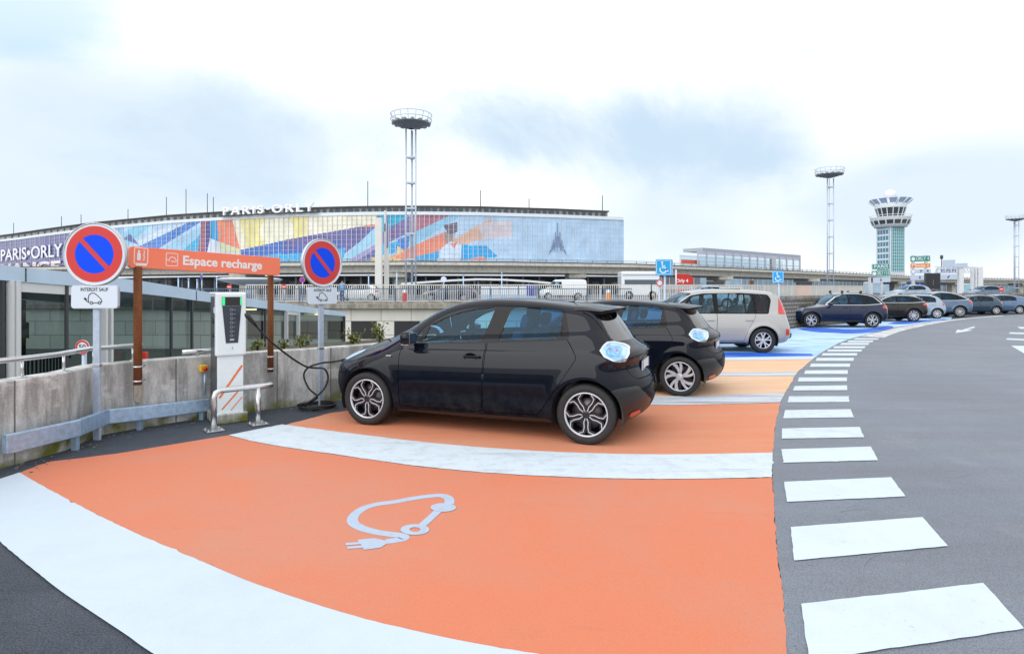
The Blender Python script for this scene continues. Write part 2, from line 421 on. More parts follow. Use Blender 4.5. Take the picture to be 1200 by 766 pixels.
def spokes(mb, mbh, style, r):
    """wheel face in the local plane (x right, y up); adds strips to mb (bright) and mbh (dark)"""
    M = plane_mtx((0, 0, 0), (1, 0, 0))      # normal is -y
    def strip(b, pts, w, t0, t):
        for q in ribbon(pts, w):
            b.prism([(v.x, v.y) for v in q], Matrix.Translation((0, -t0, 0)) @ M, t)
    if style == 'petal':
        for k in range(5):
            a = PI / 2 + k * 2 * PI / 5
            for s in (-1, 1):
                pts = [ang(a + s * R(24), .17 * r), ang(a + s * R(20), .36 * r), ang(a + s * R(28), .58 * r), ang(a + s * R(27), .78 * r), ang(a + s * R(13), .95 * r)]
                strip(mb, pts, .0085, .002, .012); strip(mbh, pts, .05, -.012, .012)
            strip(mb, [ang(a - R(13), .95 * r), ang(a, .965 * r), ang(a + R(13), .95 * r)], .010, .002, .012)
    elif style == 'blade':
        for k in range(5):
            a = PI / 2 + k * 2 * PI / 5
            for s, w0 in ((-1, .04), (1, .05)):
                pts = [ang(a + s * R(6) - R(4), .2 * r), ang(a + s * R(10), .5 * r), ang(a + s * R(13) + R(6), .78 * r), ang(a + s * R(15) + R(14), .96 * r)]
                strip(mb, pts, [.028, .04, w0, .03], .002, .012)
            strip(mbh, [ang(a + R(36), .15 * r), ang(a + R(36), .95 * r)], .05, -.012, .012)
    elif style == 'double':
        for k in range(5):
            a = PI / 2 + k * 2 * PI / 5
            for s in (-1, 1):
                strip(mb, [ang(a + s * R(9), .15 * r), ang(a + s * R(10), .6 * r), ang(a + s * R(16), .97 * r)], [.03, .03, .04], .002, .014)
    else:
        nn = 10 if style == 'multi' else 5
        for k in range(nn):
            a = PI / 2 + k * 2 * PI / nn
            strip(mb, [ang(a, .15 * r), ang(a, .97 * r)], [.03, .045] if nn == 10 else [.06, .10], .002, .014)
def make_wheel(root, x, y, rw, style, width=.2, rim_r=None, near=True, bright=None):
    rr = rim_r or rw * .70; h = width / 2
    t = MB(); prof = []
    for (q, yy) in ((rr, -h * .82), (rr + .012, -h * .95), (rw - .045, -h), (rw - .018, -h * .93), (rw - .004, -h * .78), (rw, -h * .5), (rw, h * .5), (rw - .004, h * .78), (rw - .03, h), (rr, h * .85)):
        prof.append((q, yy))
    t.lathe(prof, n=44, axis='y')
    w = t.build('wheel', RUB, root); w.location = (x, y, rw)
    if y > 0: w.rotation_euler = (0, 0, PI)
    b = MB(); d = MB()
    b.lathe([(rr + .002, -h * .80), (rr - .004, -h * .88), (rr - .014, -h * .86), (rr - .018, -h * .6)], n=44, axis='y')
    spokes_b = MB(); spokes_d = MB(); spokes(spokes_b, spokes_d, style, rr)
    for src in (spokes_b,):
        bmesh.ops.translate(src.bm, verts=src.bm.verts[:], vec=(0, -h * .62, 0))
    bmesh.ops.translate(spokes_d.bm, verts=spokes_d.bm.verts[:], vec=(0, -h * .62, 0))
    spokes_b.build('spokes', bright or ALU, w)
    if len(spokes_d.bm.verts): spokes_d.build('spoke_backing', DALU, w)
    b.build('rim', bright or ALU, w)
    d.lathe([(rr - .012, -h * .6), (rr - .02, h * .5), (.02, h * .55)], n=36, axis='y'); d.build('rim_barrel', DALU, w, fix=False)
    k = MB(); k.lathe([(0.001, -h * .15), (rr * .70, -h * .15), (rr * .72, -h * .02)], n=36, axis='y'); k.build('brake_disc', DISC, w)
    c = MB(); c.lathe([(.001, -h * .74), (.03, -h * .74), (.04, -h * .70), (.055, -h * .55), (.07, -h * .3)], n=24, axis='y')
    for j in range(5):
        a = PI / 2 + (j + .5) * 2 * PI / 5; c.cyl((.052 * math.cos(a), -h * .62, .052 * math.sin(a)), .008, .02, 6, 'y')
    c.build('hub_cap', DALU if style == 'petal' else (bright or ALU), w)
    return w
def seat(root, x, y, z, m, s=1.):
    b = MB(); b.box((x, y, z + .07), (.50, .48, .16), bevel=.05)
    t = Matrix.Translation((x + .27, y, z + .40)) @ Matrix.Rotation(R(18), 4, 'Y')
    b.box((0, 0, 0), (.14, .46, .62), bevel=.055, mtx=t)
    b.box((0, 0, .42), (.10, .24, .17), bevel=.04, mtx=t)
    return b.build('seat', m, root)
def build_car(sp):
    B = Body(sp); S = Shell(B, sp.get('res', .035)); wb = sp['wb']; P = sp['paint']
    root = thing(sp['name'], sp['label'], sp['cat'], sp['loc'], sp['rz'], sp.get('group'), sp.get('scale', 1.))
    hero = sp.get('hero', False); G1 = sp.get('glass', GLS); G2 = sp.get('glass2', G1)
    # wheel openings
    for xw in (0, wb):
        S.cut(view='', fn=lambda x, y, z: np.maximum(np.hypot(x - xw, z - sp['rw']) - sp['ra'], .38 - np.abs(y)))
        for sgn in (-1, 1):
            l = MB(); prof = [(sp['ra'] + .004, sgn * (B.w(np.array([xw]), np.array([.75]))[0] - .035)), (sp['ra'] + .004, sgn * .42), (.02, sgn * .42)]
            l.lathe(prof, (xw, 0, sp['rw']), 48, 'y')
            bmesh.ops.delete(l.bm, geom=[v for v in l.bm.verts if v.co.z < .16], context='VERTS')
            l.build('wheel_arch_liner', DRK, root, fix=False)
    # side glass
    for sgn in (-1, 1):
        for q, (poly, gk) in enumerate(sp['windows']):
            T = S.cut(view='side', poly=rnd(poly, .035), side=sgn, ymin=.3)
            S.obj('side_window', T, {'a': G1, 'b': G2, 'k': GLB}[gk], root, -.006)
        if 'dlo' in sp:
            T = S.cut(view='side', poly=rnd(sp['dlo'], .05), side=sgn, ymin=.3); S.obj('window_frame', T, sp.get('frame_mat', GLB), root)
        if 'dlo2' in sp:
            T = S.cut(view='side', poly=rnd(sp['dlo2'], .05), side=sgn, ymin=.3); S.obj('window_trim', T, CHR, root, .002)
    # screens
    T = S.cut(view='end', poly=rnd(sp['front_glass'], .08), xmax=wb * .5); S.obj('windscreen', T, G1, root, -.006)
    rg = S.cut(view='end', poly=rnd(sp['rear_glass'], .08), xmin=wb * .75); S.obj('rear_window', rg, sp.get('rglass', GLD), root, -.004)
    # lamps
    for sgn in (-1, 1):
        for nm, poly, m, off in sp.get('lamps', []):
            T = S.cut(view='side', poly=rnd(poly, .03 if len(poly) < 10 else .001), side=sgn, ymin=.40)
            S.obj(nm, T, m, root, off)
    for nm, poly, m, x0, x1, off in sp.get('ends', []):
        T = S.cut(view='end', poly=rnd(poly, .03), xmin=x0, xmax=x1); S.obj(nm, T, m, root, off)
    for nm, poly, m, off in sp.get('sides', []):
        for sgn in (-1, 1):
            T = S.cut(view='side', poly=rnd(poly, .02), side=sgn); S.obj(nm, T, m, root, off)
    for sgn in (-1, 1):
        for nm, poly in sp.get('doors', []):
            T = S.cut(gap=sp.get('gap', .0035), view='side', poly=rnd(poly, .03), side=sgn); d = S.obj(nm, T, P, root)
            for (hx, hz) in sp.get('handles', {}).get(nm, []):
                yy = B.w(np.array([hx]), np.array([hz]))[0] * sgn
                hb = MB(); hb.box((hx, yy + sgn * .022, hz), (.20, .02, .028), bevel=.009); hb.box((hx + .08, yy + sgn * .01, hz), (.03, .03, .026), bevel=.005)
                hb.box((hx - .085, yy + sgn * .01, hz), (.025, .03, .026), bevel=.005)
                h = hb.build('door_handle', sp.get('handle_mat', P), root); h.parent = d
                if hero:
                    cb = MB(); cb.lathe([(.001, 0), (.05, 0), (.062, .006)], n=28, axis='y')
                    bmesh.ops.scale(cb.bm, verts=cb.bm.verts[:], vec=(1.25, sgn, .8)); bmesh.ops.translate(cb.bm, verts=cb.bm.verts[:], vec=(hx - .02, yy + sgn * .004, hz - .008))
                    c = cb.build('handle_bowl', GLB, root); c.parent = d
    for nm, poly, x0, x1 in sp.get('lids', []):
        T = S.cut(gap=sp.get('gap', .0035), view='end', poly=rnd(poly, .06), xmin=x0, xmax=x1); S.obj(nm, T, P, root)
    S.obj('body', S.T, P, root)
    # mirrors
    mx, my, mz = sp['mirror']
    for sgn in (-1, 1):
        m = MB(); m.box((mx, sgn * (my + .09), mz), (.13, .20, .15), bevel=.045)
        o = m.build('wing_mirror', P, root); o.data.polygons.foreach_set('use_smooth', [True] * len(o.data.polygons))
        st = MB(); st.bar((mx, sgn * (my - .06), mz - .06), (mx, sgn * (my + .05), mz - .05), .05, .03); st.build('mirror_arm', BLK, o)
        gl = MB(); gl.box((mx + .064, sgn * (my + .09), mz), (.006, .165, .115), bevel=.002); gl.build('mirror_glass', mat('mirror_glass', (.6, .75, .9), .03, 1.), o)
        if hero:
            lo = MB(); lo.box((mx - .005, sgn * (my + .09), mz - .062), (.10, .15, .035), bevel=.015); lo.build('mirror_foot', mat('mirror_silver', (.5, .5, .52), .35, .6), o)
    # cabin
    f = MB(); x0, x1 = sp['cabin']; f.box(((x0 + x1) / 2, 0, .42), (x1 - x0, 1.30, .06)); f.box((x0 + .22, 0, .72), (.4, 1.34, .42), bevel=.08)
    f.build('cabin_floor', DRK, root)
    sm = sp.get('seat_mat', SEATM)
    for (sx, sy) in sp['seats']: seat(root, sx, sy, sp.get('seat_z', .46), sm)
    st = MB(); t = Matrix.Translation((sp['seats'][0][0] - .62, -.36, .86)) @ Matrix.Rotation(R(-68), 4, 'Y')
    st.tube([t @ Vector((.165 * math.cos(a), .165 * math.sin(a), 0)) for a in np.linspace(0, 2 * PI, 24, endpoint=False)], .016, 8, closed=True)
    st.bar(t @ Vector((-.17, 0, 0)), t @ Vector((.17, 0, 0)), .04, .03); st.bar(t @ Vector((0, 0, 0)), t @ Vector((0, 0, -.4)), .05, .05)
    st.build('steering_wheel', DRK, root)
    yw = sp.get('track', sp['wm'] - .12)
    for xw in (0, wb):
        for sgn in (-1, 1): make_wheel(root, xw, sgn * yw, sp['rw'], sp.get('wheel', 'double'), sp.get('tyre_w', .2), sp.get('rim'), bright=sp.get('wheel_mat'))
    # plate and badge
    px = S.hit(0, 0, sp['plate_z'], 1)
    pl = MB(); pl.box((px + .006, 0, sp['plate_z']), (.012, .52, .11), bevel=.003); p = pl.build('number_plate', PLATE, root)
    pb = MB()
    for sgn in (-1, 1): pb.box((px + .013, sgn * .238, sp['plate_z']), (.004, .04, .108))
    pb.build('plate_band', PBLUE, p)
    return root, B, S

ZOE_LAMP = [(2.770, .968), (2.794, 1.022), (2.823, 1.055), (2.879, 1.056), (2.962, 1.025), (3.03, .985), (3.05, .93), (3.015, .862), (2.934, .862), (2.825, .908)]
LCORE = mat('lamp_blue_core', (.03, .20, .50), .12, coat=1., col2=(.25, .55, .80), scale=24)
def circ2(x, y, r): return [(x + r * math.cos(a), y + r * math.sin(a)) for a in np.linspace(0, 2 * PI, 10, endpoint=False)]
def shrink(poly, k):
    c = np.mean(poly, 0); return [tuple(c + (np.array(p) - c) * k) for p in poly]
BLACKP = paint_mat('black_car_paint', (.004, .006, .012), 0., .25, (.06, .055, .05), .3, 0., .72)
zoe = dict(
    name='electric_hatchback', cat='car', hero=True, res=.024, paint=BLACKP,
    label='black hatchback plugged in beside the charging post, nearest car to the front bay',
    sil=[(-.70, .19), (-.79, .30), (-.83, .45), (-.82, .60), (-.745, .72), (-.60, .80), (-.40, .88), (-.18, .955), (.03, 1.03), (.30, 1.17), (.665, 1.365), (.944, 1.455), (1.29, 1.502), (1.66, 1.508), (2.03, 1.488), (2.40, 1.45), (2.64, 1.425), (2.76, 1.375), (2.97, 1.10), (3.03, 1.015), (3.16, .965), (3.185, .91), (3.125, .83), (3.135, .73), (3.235, .62), (3.25, .52), (3.235, .38), (3.17, .26), (3.02, .19), (1.5, .165)],
    wb=2.646, rw=.315, ra=.365, wm=.878, belt=(.96, .045), lean=.50, wb_in=.075, fs=.24, rs=.20, crown=.045, k=.12, flare=.016, tuck=.07,
    crease=(.905, .020, .030), scoop=.0,
    windows=[([(.685, .99), (.735, 1.185), (.90, 1.272), (1.12, 1.345), (1.32, 1.387), (1.53, 1.408), (1.43, 1.03)], 'a'), ([(.575, .985), (.59, 1.09), (.66, 1.145), (.64, .988)], 'a'),
             ([(1.625, 1.045), (1.73, 1.405), (2.235, 1.40), (2.335, 1.36), (2.315, 1.08)], 'b'), ([(2.345, 1.09), (2.345, 1.25), (2.415, 1.085)], 'k')],
    glass=glass_mat('window_glass_front', (.50, .82, .97), .01, 1.5, (.55, .78, 1)), glass2=GLD,
    dlo=[(.55, .97), (.57, 1.10), (.69, 1.19), (.90, 1.292), (1.12, 1.366), (1.32, 1.408), (1.55, 1.432), (2.24, 1.424), (2.355, 1.38), (2.45, 1.07), (2.3, 1.06), (1.43, 1.01)],
    front_glass=[(-.64, 1.0), (-.50, 1.435), (.50, 1.435), (.64, 1.0)], rear_glass=[(-.60, 1.055), (-.49, 1.385), (.49, 1.385), (.60, 1.055)],
    rglass=glass_mat('rear_window_glass', (.16, .2, .24), .02, 2.4),
    lamps=[('lamp_bulb', circ2(2.86, .985, .013), REDL, .013), ('lamp_bulb', circ2(2.93, .965, .013), REDL, .013), ('lamp_core', [(2.84, .93), (2.83, .975), (2.855, 1.01), (2.95, 1.0), (2.985, .955), (2.965, .905), (2.90, .90)], LCORE, .012), ('tail_lamp', shrink(ZOE_LAMP, .84), CLEARL, .010), ('lamp_surround', ZOE_LAMP, CHR, .012),
           ('headlamp', [(-.66, .715), (-.55, .80), (-.22, .865), (-.24, .83), (-.44, .735)], CLEARL, .004)],
    sides=[('rear_reflector', [(3.05, .262), (3.062, .322), (3.145, .345), (3.135, .285)], REDL, .006),
           ('bumper_corner', [(2.90, .575), (2.99, .60), (3.14, .60), (3.20, .50), (3.30, .20), (2.5, .12), (2.90, .3)], mat('satin_black_bumper', (.012, .012, .014), .35), .0),
           ('sill_moulding', [(.38, .16), (.38, .225), (2.26, .24), (2.28, .16)], BLK, .004)],
    ends=[('front_grille', [(-.5, .28), (-.55, .42), (.55, .42), (.5, .28)], BLK, None, -.3, .0)],
    doors=[('front_door', [(.445, .262), (.432, .85), (.47, 1.02), (1.0, 1.06), (1.47, 1.08), (1.50, .95), (1.493, .88), (1.47, .262)]),
           ('rear_door', [(1.485, .262), (1.508, .88), (1.515, .95), (1.50, 1.08), (2.30, 1.11), (2.425, 1.075), (2.545, .895), (2.42, .70), (2.285, .50), (2.16, .33), (2.11, .27)])],
    handles={'front_door': [(1.36, .865)]}, handle_mat=GLB,
    lids=[('tailgate', [(-.53, .66), (-.60, .80), (-.63, 1.03), (-.57, 1.40), (.57, 1.40), (.63, 1.03), (.60, .80), (.53, .66)], 2.55, None),
          ('bonnet', [(-.60, .80), (-.62, .98), (.62, .98), (.60, .80)], None, .2)],
    mirror=(.60, .845, 1.055), cabin=(.25, 2.7), seats=[(1.44, -.36), (1.44, .36), (2.22, -.33), (2.22, .33)], seat_z=.44,
    wheel='petal', track=.775, tyre_w=.205, rim=.232, plate_z=.77, loc=(-1.426, 7.885, 0), rz=R(-20.15))
# ---- the cars of the photograph
def zoe_extras(root, B, S):
    xs = np.linspace(2.44, 2.90, 9); ys = np.linspace(-.57, .57, 21); m = MB(); u = MB(); rows = []
    def ztop(x, y): return S.hit(2, x, y, 1)
    for i, x in enumerate(xs):
        r = []
        for y in ys:
            t = i / 8; yy = y * (1 - .08 * t); xx = x - .16 * (abs(y) / .57) ** 2.5 * t
            z0, z1 = ztop(2.44, yy), ztop(2.60, yy); z = z0 + (z1 - z0) / .16 * (xx - 2.44)
            r.append((xx, yy, z + .004 + .010 * min(1, t * 4)))
        rows.append(r)
    T = [[m.bm.verts.new(p) for p in r] for r in rows]
    for i in range(8):
        for j in range(20): m._f([T[i][j], T[i + 1][j], T[i + 1][j + 1], T[i][j + 1]], True)
    m.build('roof_spoiler', BLACKP, root, fix=False)
    U = [[u.bm.verts.new((p[0], p[1], p[2] - .001 - .05 * (1 - .35 * i / 8))) for p in r] for i, r in enumerate(rows)]; T = [[u.bm.verts.new((p[0], p[1], p[2] - .001)) for p in r] for r in rows]
    for i in range(8):
        for j in range(20): u._f([U[i][j], U[i][j + 1], U[i + 1][j + 1], U[i + 1][j]])
        for j in (0, 20): u._f([U[i][j], U[i + 1][j], T[i + 1][j], T[i][j]])
    for j in range(20): u._f([U[8][j], U[8][j + 1], T[8][j + 1], T[8][j]])
    u.build('spoiler_underside', GLB, root)
    a = MB(); a.tube([(2.28, 0, 1.45), (2.31, 0, 1.475), (2.40, 0, 1.56)], [.012, .006, .003], 6); a.box((2.27, 0, 1.462), (.07, .03, .02), bevel=.006); a.build('aerial', BLK, root)
    bd = MB(); bd.box((.30, -.862, .835), (.07, .006, .016), bevel=.002); bd.build('wing_badge', CHR, root)

car1, B1, S1 = build_car(zoe); zoe_extras(car1, B1, S1)
# second hatchback: the same car with other wheels and no cable
car2 = copy_tree(car1); car2.name = 'electric_hatchback'
car2['label'] = 'black hatchback with swirling silver wheels, between the plugged-in car and the silver people carrier'
car1['group'] = car2['group'] = 'black electric hatchbacks in the orange bays'
for o in [c for c in car2.children if c.name.startswith('wheel') and not c.name.startswith('wheel_arch')]:
    for q in list(o.children): bpy.data.objects.remove(q)
    x, y = o.location.x, o.location.y; bpy.data.objects.remove(o)
    make_wheel(car2, x, y, .315, 'blade', .205, .232)
def place(root, contact, offset_x, track, rz, sc=1.):
    """put the point (offset_x, -track, 0) of the car on the ground point under a pixel"""
    x, y = gp(*contact); c, s = math.cos(rz), math.sin(rz); px, py = offset_x * sc, -track * sc
    root.location = (x - (c * px - s * py), y - (s * px + c * py), 0); root.rotation_euler = (0, 0, rz); root.scale = (sc,) * 3
place(car2, (797, 464), 2.646, .80, R(-24), .96)

# silver people carrier
SILVER = paint_mat('silver_beige_paint', (.41, .41, .405), .4, .34, dirt_amt=.1)
LITESEAT = mat('pale_seat_fabric', (.25, .25, .26), .85)
mpv = dict(name='people_carrier', cat='car', res=.035, paint=SILVER, label='silver beige people carrier with tow hook, standing on the edge of the blue bays',
    sil=[(-.80, .25), (-.92, .40), (-.93, .62), (-.85, .80), (-.55, .92), (-.2, 1.02), (.02, 1.10), (.45, 1.40), (.78, 1.57), (1.15, 1.665), (1.75, 1.69), (2.5, 1.675), (3.05, 1.64), (3.30, 1.58), (3.42, 1.45), (3.55, 1.12), (3.60, .98), (3.68, .72), (3.70, .48), (3.60, .29), (3.4, .24), (1.5, .22)],
    wb=2.80, rw=.33, ra=.385, wm=.92, belt=(1.02, .0), lean=.36, fs=.26, rs=.14, k=.13,
    windows=[([(.70, 1.05), (1.02, 1.48), (1.54, 1.545), (1.55, 1.05)], 'a'), ([(.35, 1.06), (.62, 1.06), (.88, 1.40)], 'a'), ([(1.67, 1.05), (1.67, 1.555), (2.35, 1.555), (2.36, 1.05)], 'a'), ([(2.39, 1.05), (2.39, 1.55), (2.60, 1.545), (2.59, 1.05)], 'a'), ([(2.66, 1.06), (2.67, 1.53), (2.97, 1.505), (3.02, 1.40), (2.93, 1.06)], 'a')],
    glass=glass_mat('mpv_glass', (.58, .78, .84), .01, 1.5, (.7, .85, 1)), dlo=[(.28, 1.03), (.60, 1.27), (.98, 1.51), (1.3, 1.565), (2.3, 1.58), (3.0, 1.535), (3.07, 1.40), (2.96, 1.025)],
    front_glass=[(-.75, 1.08), (-.6, 1.58), (.6, 1.58), (.75, 1.08)], rear_glass=[(-.62, 1.08), (-.56, 1.50), (.56, 1.50), (.62, 1.08)],
    lamps=[('tail_lamp', [(3.20, 1.02), (3.28, 1.45), (3.40, 1.42), (3.56, 1.02)], REDL, .006), ('headlamp', [(-.8, .72), (-.6, .86), (-.25, .92), (-.4, .75)], HLAMP, .004)],
    sides=[('fog_lamp', [(3.37, .47), (3.37, .64), (3.47, .64), (3.47, .47)], REDL, .004), ('sill_moulding', [(.42, .2), (.42, .27), (2.38, .27), (2.38, .2)], BLK, .004)],
    doors=[('front_door', [(.42, .30), (.40, 1.08), (1.6, 1.2), (1.61, .9), (1.56, .30)]), ('rear_door', [(1.575, .30), (1.625, .9), (1.615, 1.2), (2.62, 1.2), (2.61, .95), (2.48, .75), (2.36, .50), (2.30, .30)])],
    handles={'front_door': [(1.45, .86)], 'rear_door': [(2.44, .86)]}, lids=[('tailgate', [(-.66, .62), (-.66, 1.1), (-.6, 1.56), (.6, 1.56), (.66, 1.1), (.66, .62)], 3.0, None)],
    mirror=(.62, .90, 1.10), cabin=(.3, 3.2), seats=[(1.15, -.4), (1.15, .4), (2.1, -.4), (2.1, .4)], seat_z=.55, seat_mat=LITESEAT, wheel='double', track=.80, rim=.215, plate_z=.72,
    loc=(0, 0, 0), rz=0)
carm, Bm, _ = build_car(mpv)
hk = MB(); hk.tube([(3.60, 0, .36), (3.80, 0, .33), (3.86, 0, .36), (3.865, 0, .43)], .02, 8); hk.lathe([(.001, .47), (.02, .46), (.027, .445), (.02, .425), (.001, .42)], (3.865, 0, 0), 12); hk.build('tow_hook', BLK, carm)
rr = MB(); rr.box((2.2, 0, 1.70), (.5, .3, .05), bevel=.02); rr.build('roof_aerial_pod', SILVER, carm)
place(carm, (894, 413.5), 2.80, .86, R(-3), .97)

def hatch(wb=2.6, H=1.47, long=0.):
    k = H / 1.47; e = wb
    return dict(sil=[(-.70, .2), (-.82, .32), (-.84, .5), (-.80, .66), (-.62, .78), (-.2, .90 * k), (.30, .98 * k), (.50, 1.06 * k), (1.05, 1.36 * k), (1.35, 1.45 * k), (1.9, 1.47 * k), (2.5, 1.42 * k), (e + .30 + long, 1.30 * k), (e + .48 + long, 1.04 * k), (e + .60 + long, .94 * k), (e + .66 + long, .74), (e + .70 + long, .52), (e + .62 + long, .28), (e + .4, .2), (1.3, .19)],
        wb=wb, rw=.31, ra=.355, wm=.87, belt=(.93 * k, .03), lean=.46, fs=.24, rs=.16, k=.12,
        windows=[([(.80, .97 * k), (1.12, 1.29 * k), (1.50, 1.355 * k), (1.52, .985 * k)], 'a'), ([(1.60, .99 * k), (1.59, 1.36 * k), (2.15, 1.335 * k), (2.40, 1.24 * k), (2.42, 1.02 * k)], 'a')],
        dlo=[(.68, .95 * k), (1.08, 1.315 * k), (1.5, 1.385 * k), (2.2, 1.36 * k), (2.48, 1.25 * k), (2.48, 1.0 * k)],
        front_glass=[(-.65, 1.0 * k), (-.52, 1.38 * k), (.52, 1.38 * k), (.65, 1.0 * k)], rear_glass=[(-.58, 1.02 * k), (-.50, 1.33 * k), (.50, 1.33 * k), (.58, 1.02 * k)],
        lamps=[('tail_lamp', [(e + .28 + long, .80), (e + .30 + long, .96 * k), (e + .5 + long, .98 * k), (e + .62 + long, .88), (e + .6 + long, .80)], REDL, .005), ('headlamp', [(-.75, .62), (-.6, .74), (-.2, .80), (-.35, .66)], HLAMP, .004)],
        doors=[('front_door', [(.42, .27), (.42, .98), (1.54, 1.06), (1.545, .8), (1.5, .27)]), ('rear_door', [(1.515, .27), (1.56, .8), (1.555, 1.06), (2.44, 1.07), (2.42, .85), (2.25, .5), (2.15, .27)])],
        handles={'front_door': [(1.38, .82)], 'rear_door': [(2.22, .84)]}, mirror=(.62, .85, 1.0), cabin=(.5, 2.7), seats=[(1.35, -.36), (1.35, .36), (2.1, 0)], seat_z=.38, plate_z=.70)
def suv(wb=2.8, H=1.62, fast=0.):
    k = H / 1.62; e = wb; q = lambda z, f=0.: z * k - fast * f
    return dict(sil=[(-.70, .3), (-.80, .45), (-.80, .72), (-.70, .90), (-.3, 1.02), (.30, 1.06), (.66, 1.10), (1.15, q(1.40)), (1.55, q(1.575)), (2.1, q(1.625)), (2.7, q(1.60, .3)), (e + .34, q(1.52, .8)), (e + .55, q(1.40, 1)), (e + .84, 1.14), (e + .93, 1.02), (e + .96, .85), (e + .97, .52), (e + .88, .34), (e + .5, .28), (1.4, .26)],
        wb=wb, rw=.36, ra=.415, wm=.94, belt=(1.04, .015), lean=.42, fs=.24, rs=.16, k=.12, flare=.03,
        windows=[([(.92, 1.10), (1.30, q(1.36)), (1.60, q(1.47)), (1.78, q(1.49)), (1.79, 1.10)], 'a'), ([(1.87, 1.10), (1.86, q(1.50)), (2.30, q(1.49, .2)), (2.66, q(1.45, .5)), (2.64, 1.11)], 'b'), ([(2.73, 1.12), (2.75, q(1.43, .6)), (2.98, q(1.36, .9)), (3.22, 1.17)], 'b')],
        glass2=GLD, dlo=[(.80, 1.08), (1.26, q(1.385)), (1.60, q(1.505)), (1.85, q(1.53)), (2.4, q(1.52, .25)), (2.78, q(1.465, .6)), (3.02, q(1.385, .95)), (3.32, 1.14), (2.6, 1.085)], dlo2=[(.75, 1.065), (1.24, q(1.40)), (1.60, q(1.525)), (1.85, q(1.55)), (2.4, q(1.54, .25)), (2.80, q(1.485, .6)), (3.05, q(1.40, .95)), (3.38, 1.12), (2.6, 1.065)],
        front_glass=[(-.70, 1.12), (-.56, q(1.50)), (.56, q(1.50)), (.70, 1.12)], rear_glass=[(-.60, 1.15), (-.50, q(1.45, 1)), (.50, q(1.45, 1)), (.60, 1.15)],
        lamps=[('tail_lamp', [(e + .46, .92), (e + .48, 1.04), (e + .84, 1.07), (e + .98, .97), (e + .92, .91)], REDL, .005), ('headlamp', [(-.75, .78), (-.64, .91), (-.2, .96), (-.35, .80)], HLAMP, .004)],
        sides=[('sill_moulding', [(.46, .26), (.46, .36), (2.38, .36), (2.38, .26)], BLK, .004)],
        doors=[('front_door', [(.50, .37), (.48, 1.10), (1.81, 1.2), (1.82, .9), (1.74, .37)]), ('rear_door', [(1.755, .37), (1.835, .9), (1.825, 1.2), (2.64, 1.2), (2.64, .98), (2.42, .6), (2.34, .37)])],
        handles={'front_door': [(1.60, .95)], 'rear_door': [(2.44, .97)]}, mirror=(.86, .91, 1.13), cabin=(.6, 3.1), seats=[(1.45, -.38), (1.45, .38), (2.3, 0)], seat_z=.52, plate_z=.80, ends=[('rear_bumper', [(-.8, .3), (-.8, .52), (.8, .52), (.8, .3)], CHR, e + .45, None, .004)])
NAVY = paint_mat('navy_car_paint', (.005, .013, .045), .3, .28, dirt_amt=.1)
BROWN = paint_mat('dark_brown_paint', (.013, .0105, .011), .4, .28, dirt_amt=.15)
PALE = paint_mat('pale_silver_blue_paint', (.32, .40, .50), .6, .3, dirt_amt=.1)
SLATE = paint_mat('slate_blue_paint', (.10, .16, .25), .55, .28, dirt_amt=.1)
TEAL = paint_mat('petrol_blue_paint', (.035, .07, .11), .45, .28, dirt_amt=.1)
STEEL = paint_mat('steel_blue_paint', (.11, .18, .30), .55, .28, dirt_amt=.1)
WHITEP = paint_mat('white_van_paint', (.72, .76, .80), 0., .35, dirt_amt=.15)
ROW = 'cars parked along the far kerb'
def parked(base, name, cat, label, paint, contact, rz, sc, wheel='double', res=.05, group=ROW, at_z=None, offset=None, **kw):
    sp = dict(base); sp.update(dict(name=name, cat=cat, label=label, paint=paint, res=res, loc=(0, 0, 0), rz=0, group=group, wheel=wheel)); sp.update(kw)
    r, B, _ = build_car(sp)
    place(r, contact, sp['wb'] if offset is None else offset, sp.get('track', sp['wm'] - .12) + .05, rz, sc); return r, sp
nv, _ = parked(suv(2.87, 1.69), 'estate_suv', 'car', 'navy blue SUV with bare roof bar feet parked nose to the stone wall', NAVY, (1022.2, 384), R(-1), .90, res=.04)
for x in (1.62, 2.50):
    for sgn in (-1, 1):
        f = MB(); f.box((x, sgn * .56, 1.695 if x < 2 else 1.685), (.09, .10, .12), bevel=.015); f.build('roof_bar_foot', BLK, nv)
parked(suv(2.65, 1.55), 'crossover_car', 'car', 'dark brown crossover parked just behind the navy SUV', BROWN, (1070.7, 377), R(-8), .90, 'multi')
parked(hatch(2.5, 1.47), 'small_hatchback', 'car', 'pale silver blue small hatchback between the brown crossover and the slate coupe SUV', PALE, (1098, 373.5), R(-10), .93, 'multi')
parked(suv(2.8, 1.66, .14), 'coupe_suv', 'car', 'slate blue coupe SUV with sloping tail, tallest car in the far row', SLATE, (1124.7, 371.8), R(-10), .93, 'multi')
parked(hatch(2.63, 1.44), 'family_hatchback', 'car', 'dark petrol blue hatchback parked behind the coupe SUV near the no entry sign', TEAL, (1167.3, 368.8), R(-6), .90, 'multi')
parked(hatch(2.65, 1.46, .25), 'estate_car', 'car', 'steel blue estate car cut by the edge of view at the end of the row', STEEL, (1194.7, 367.7), R(-6), .90, 'multi')
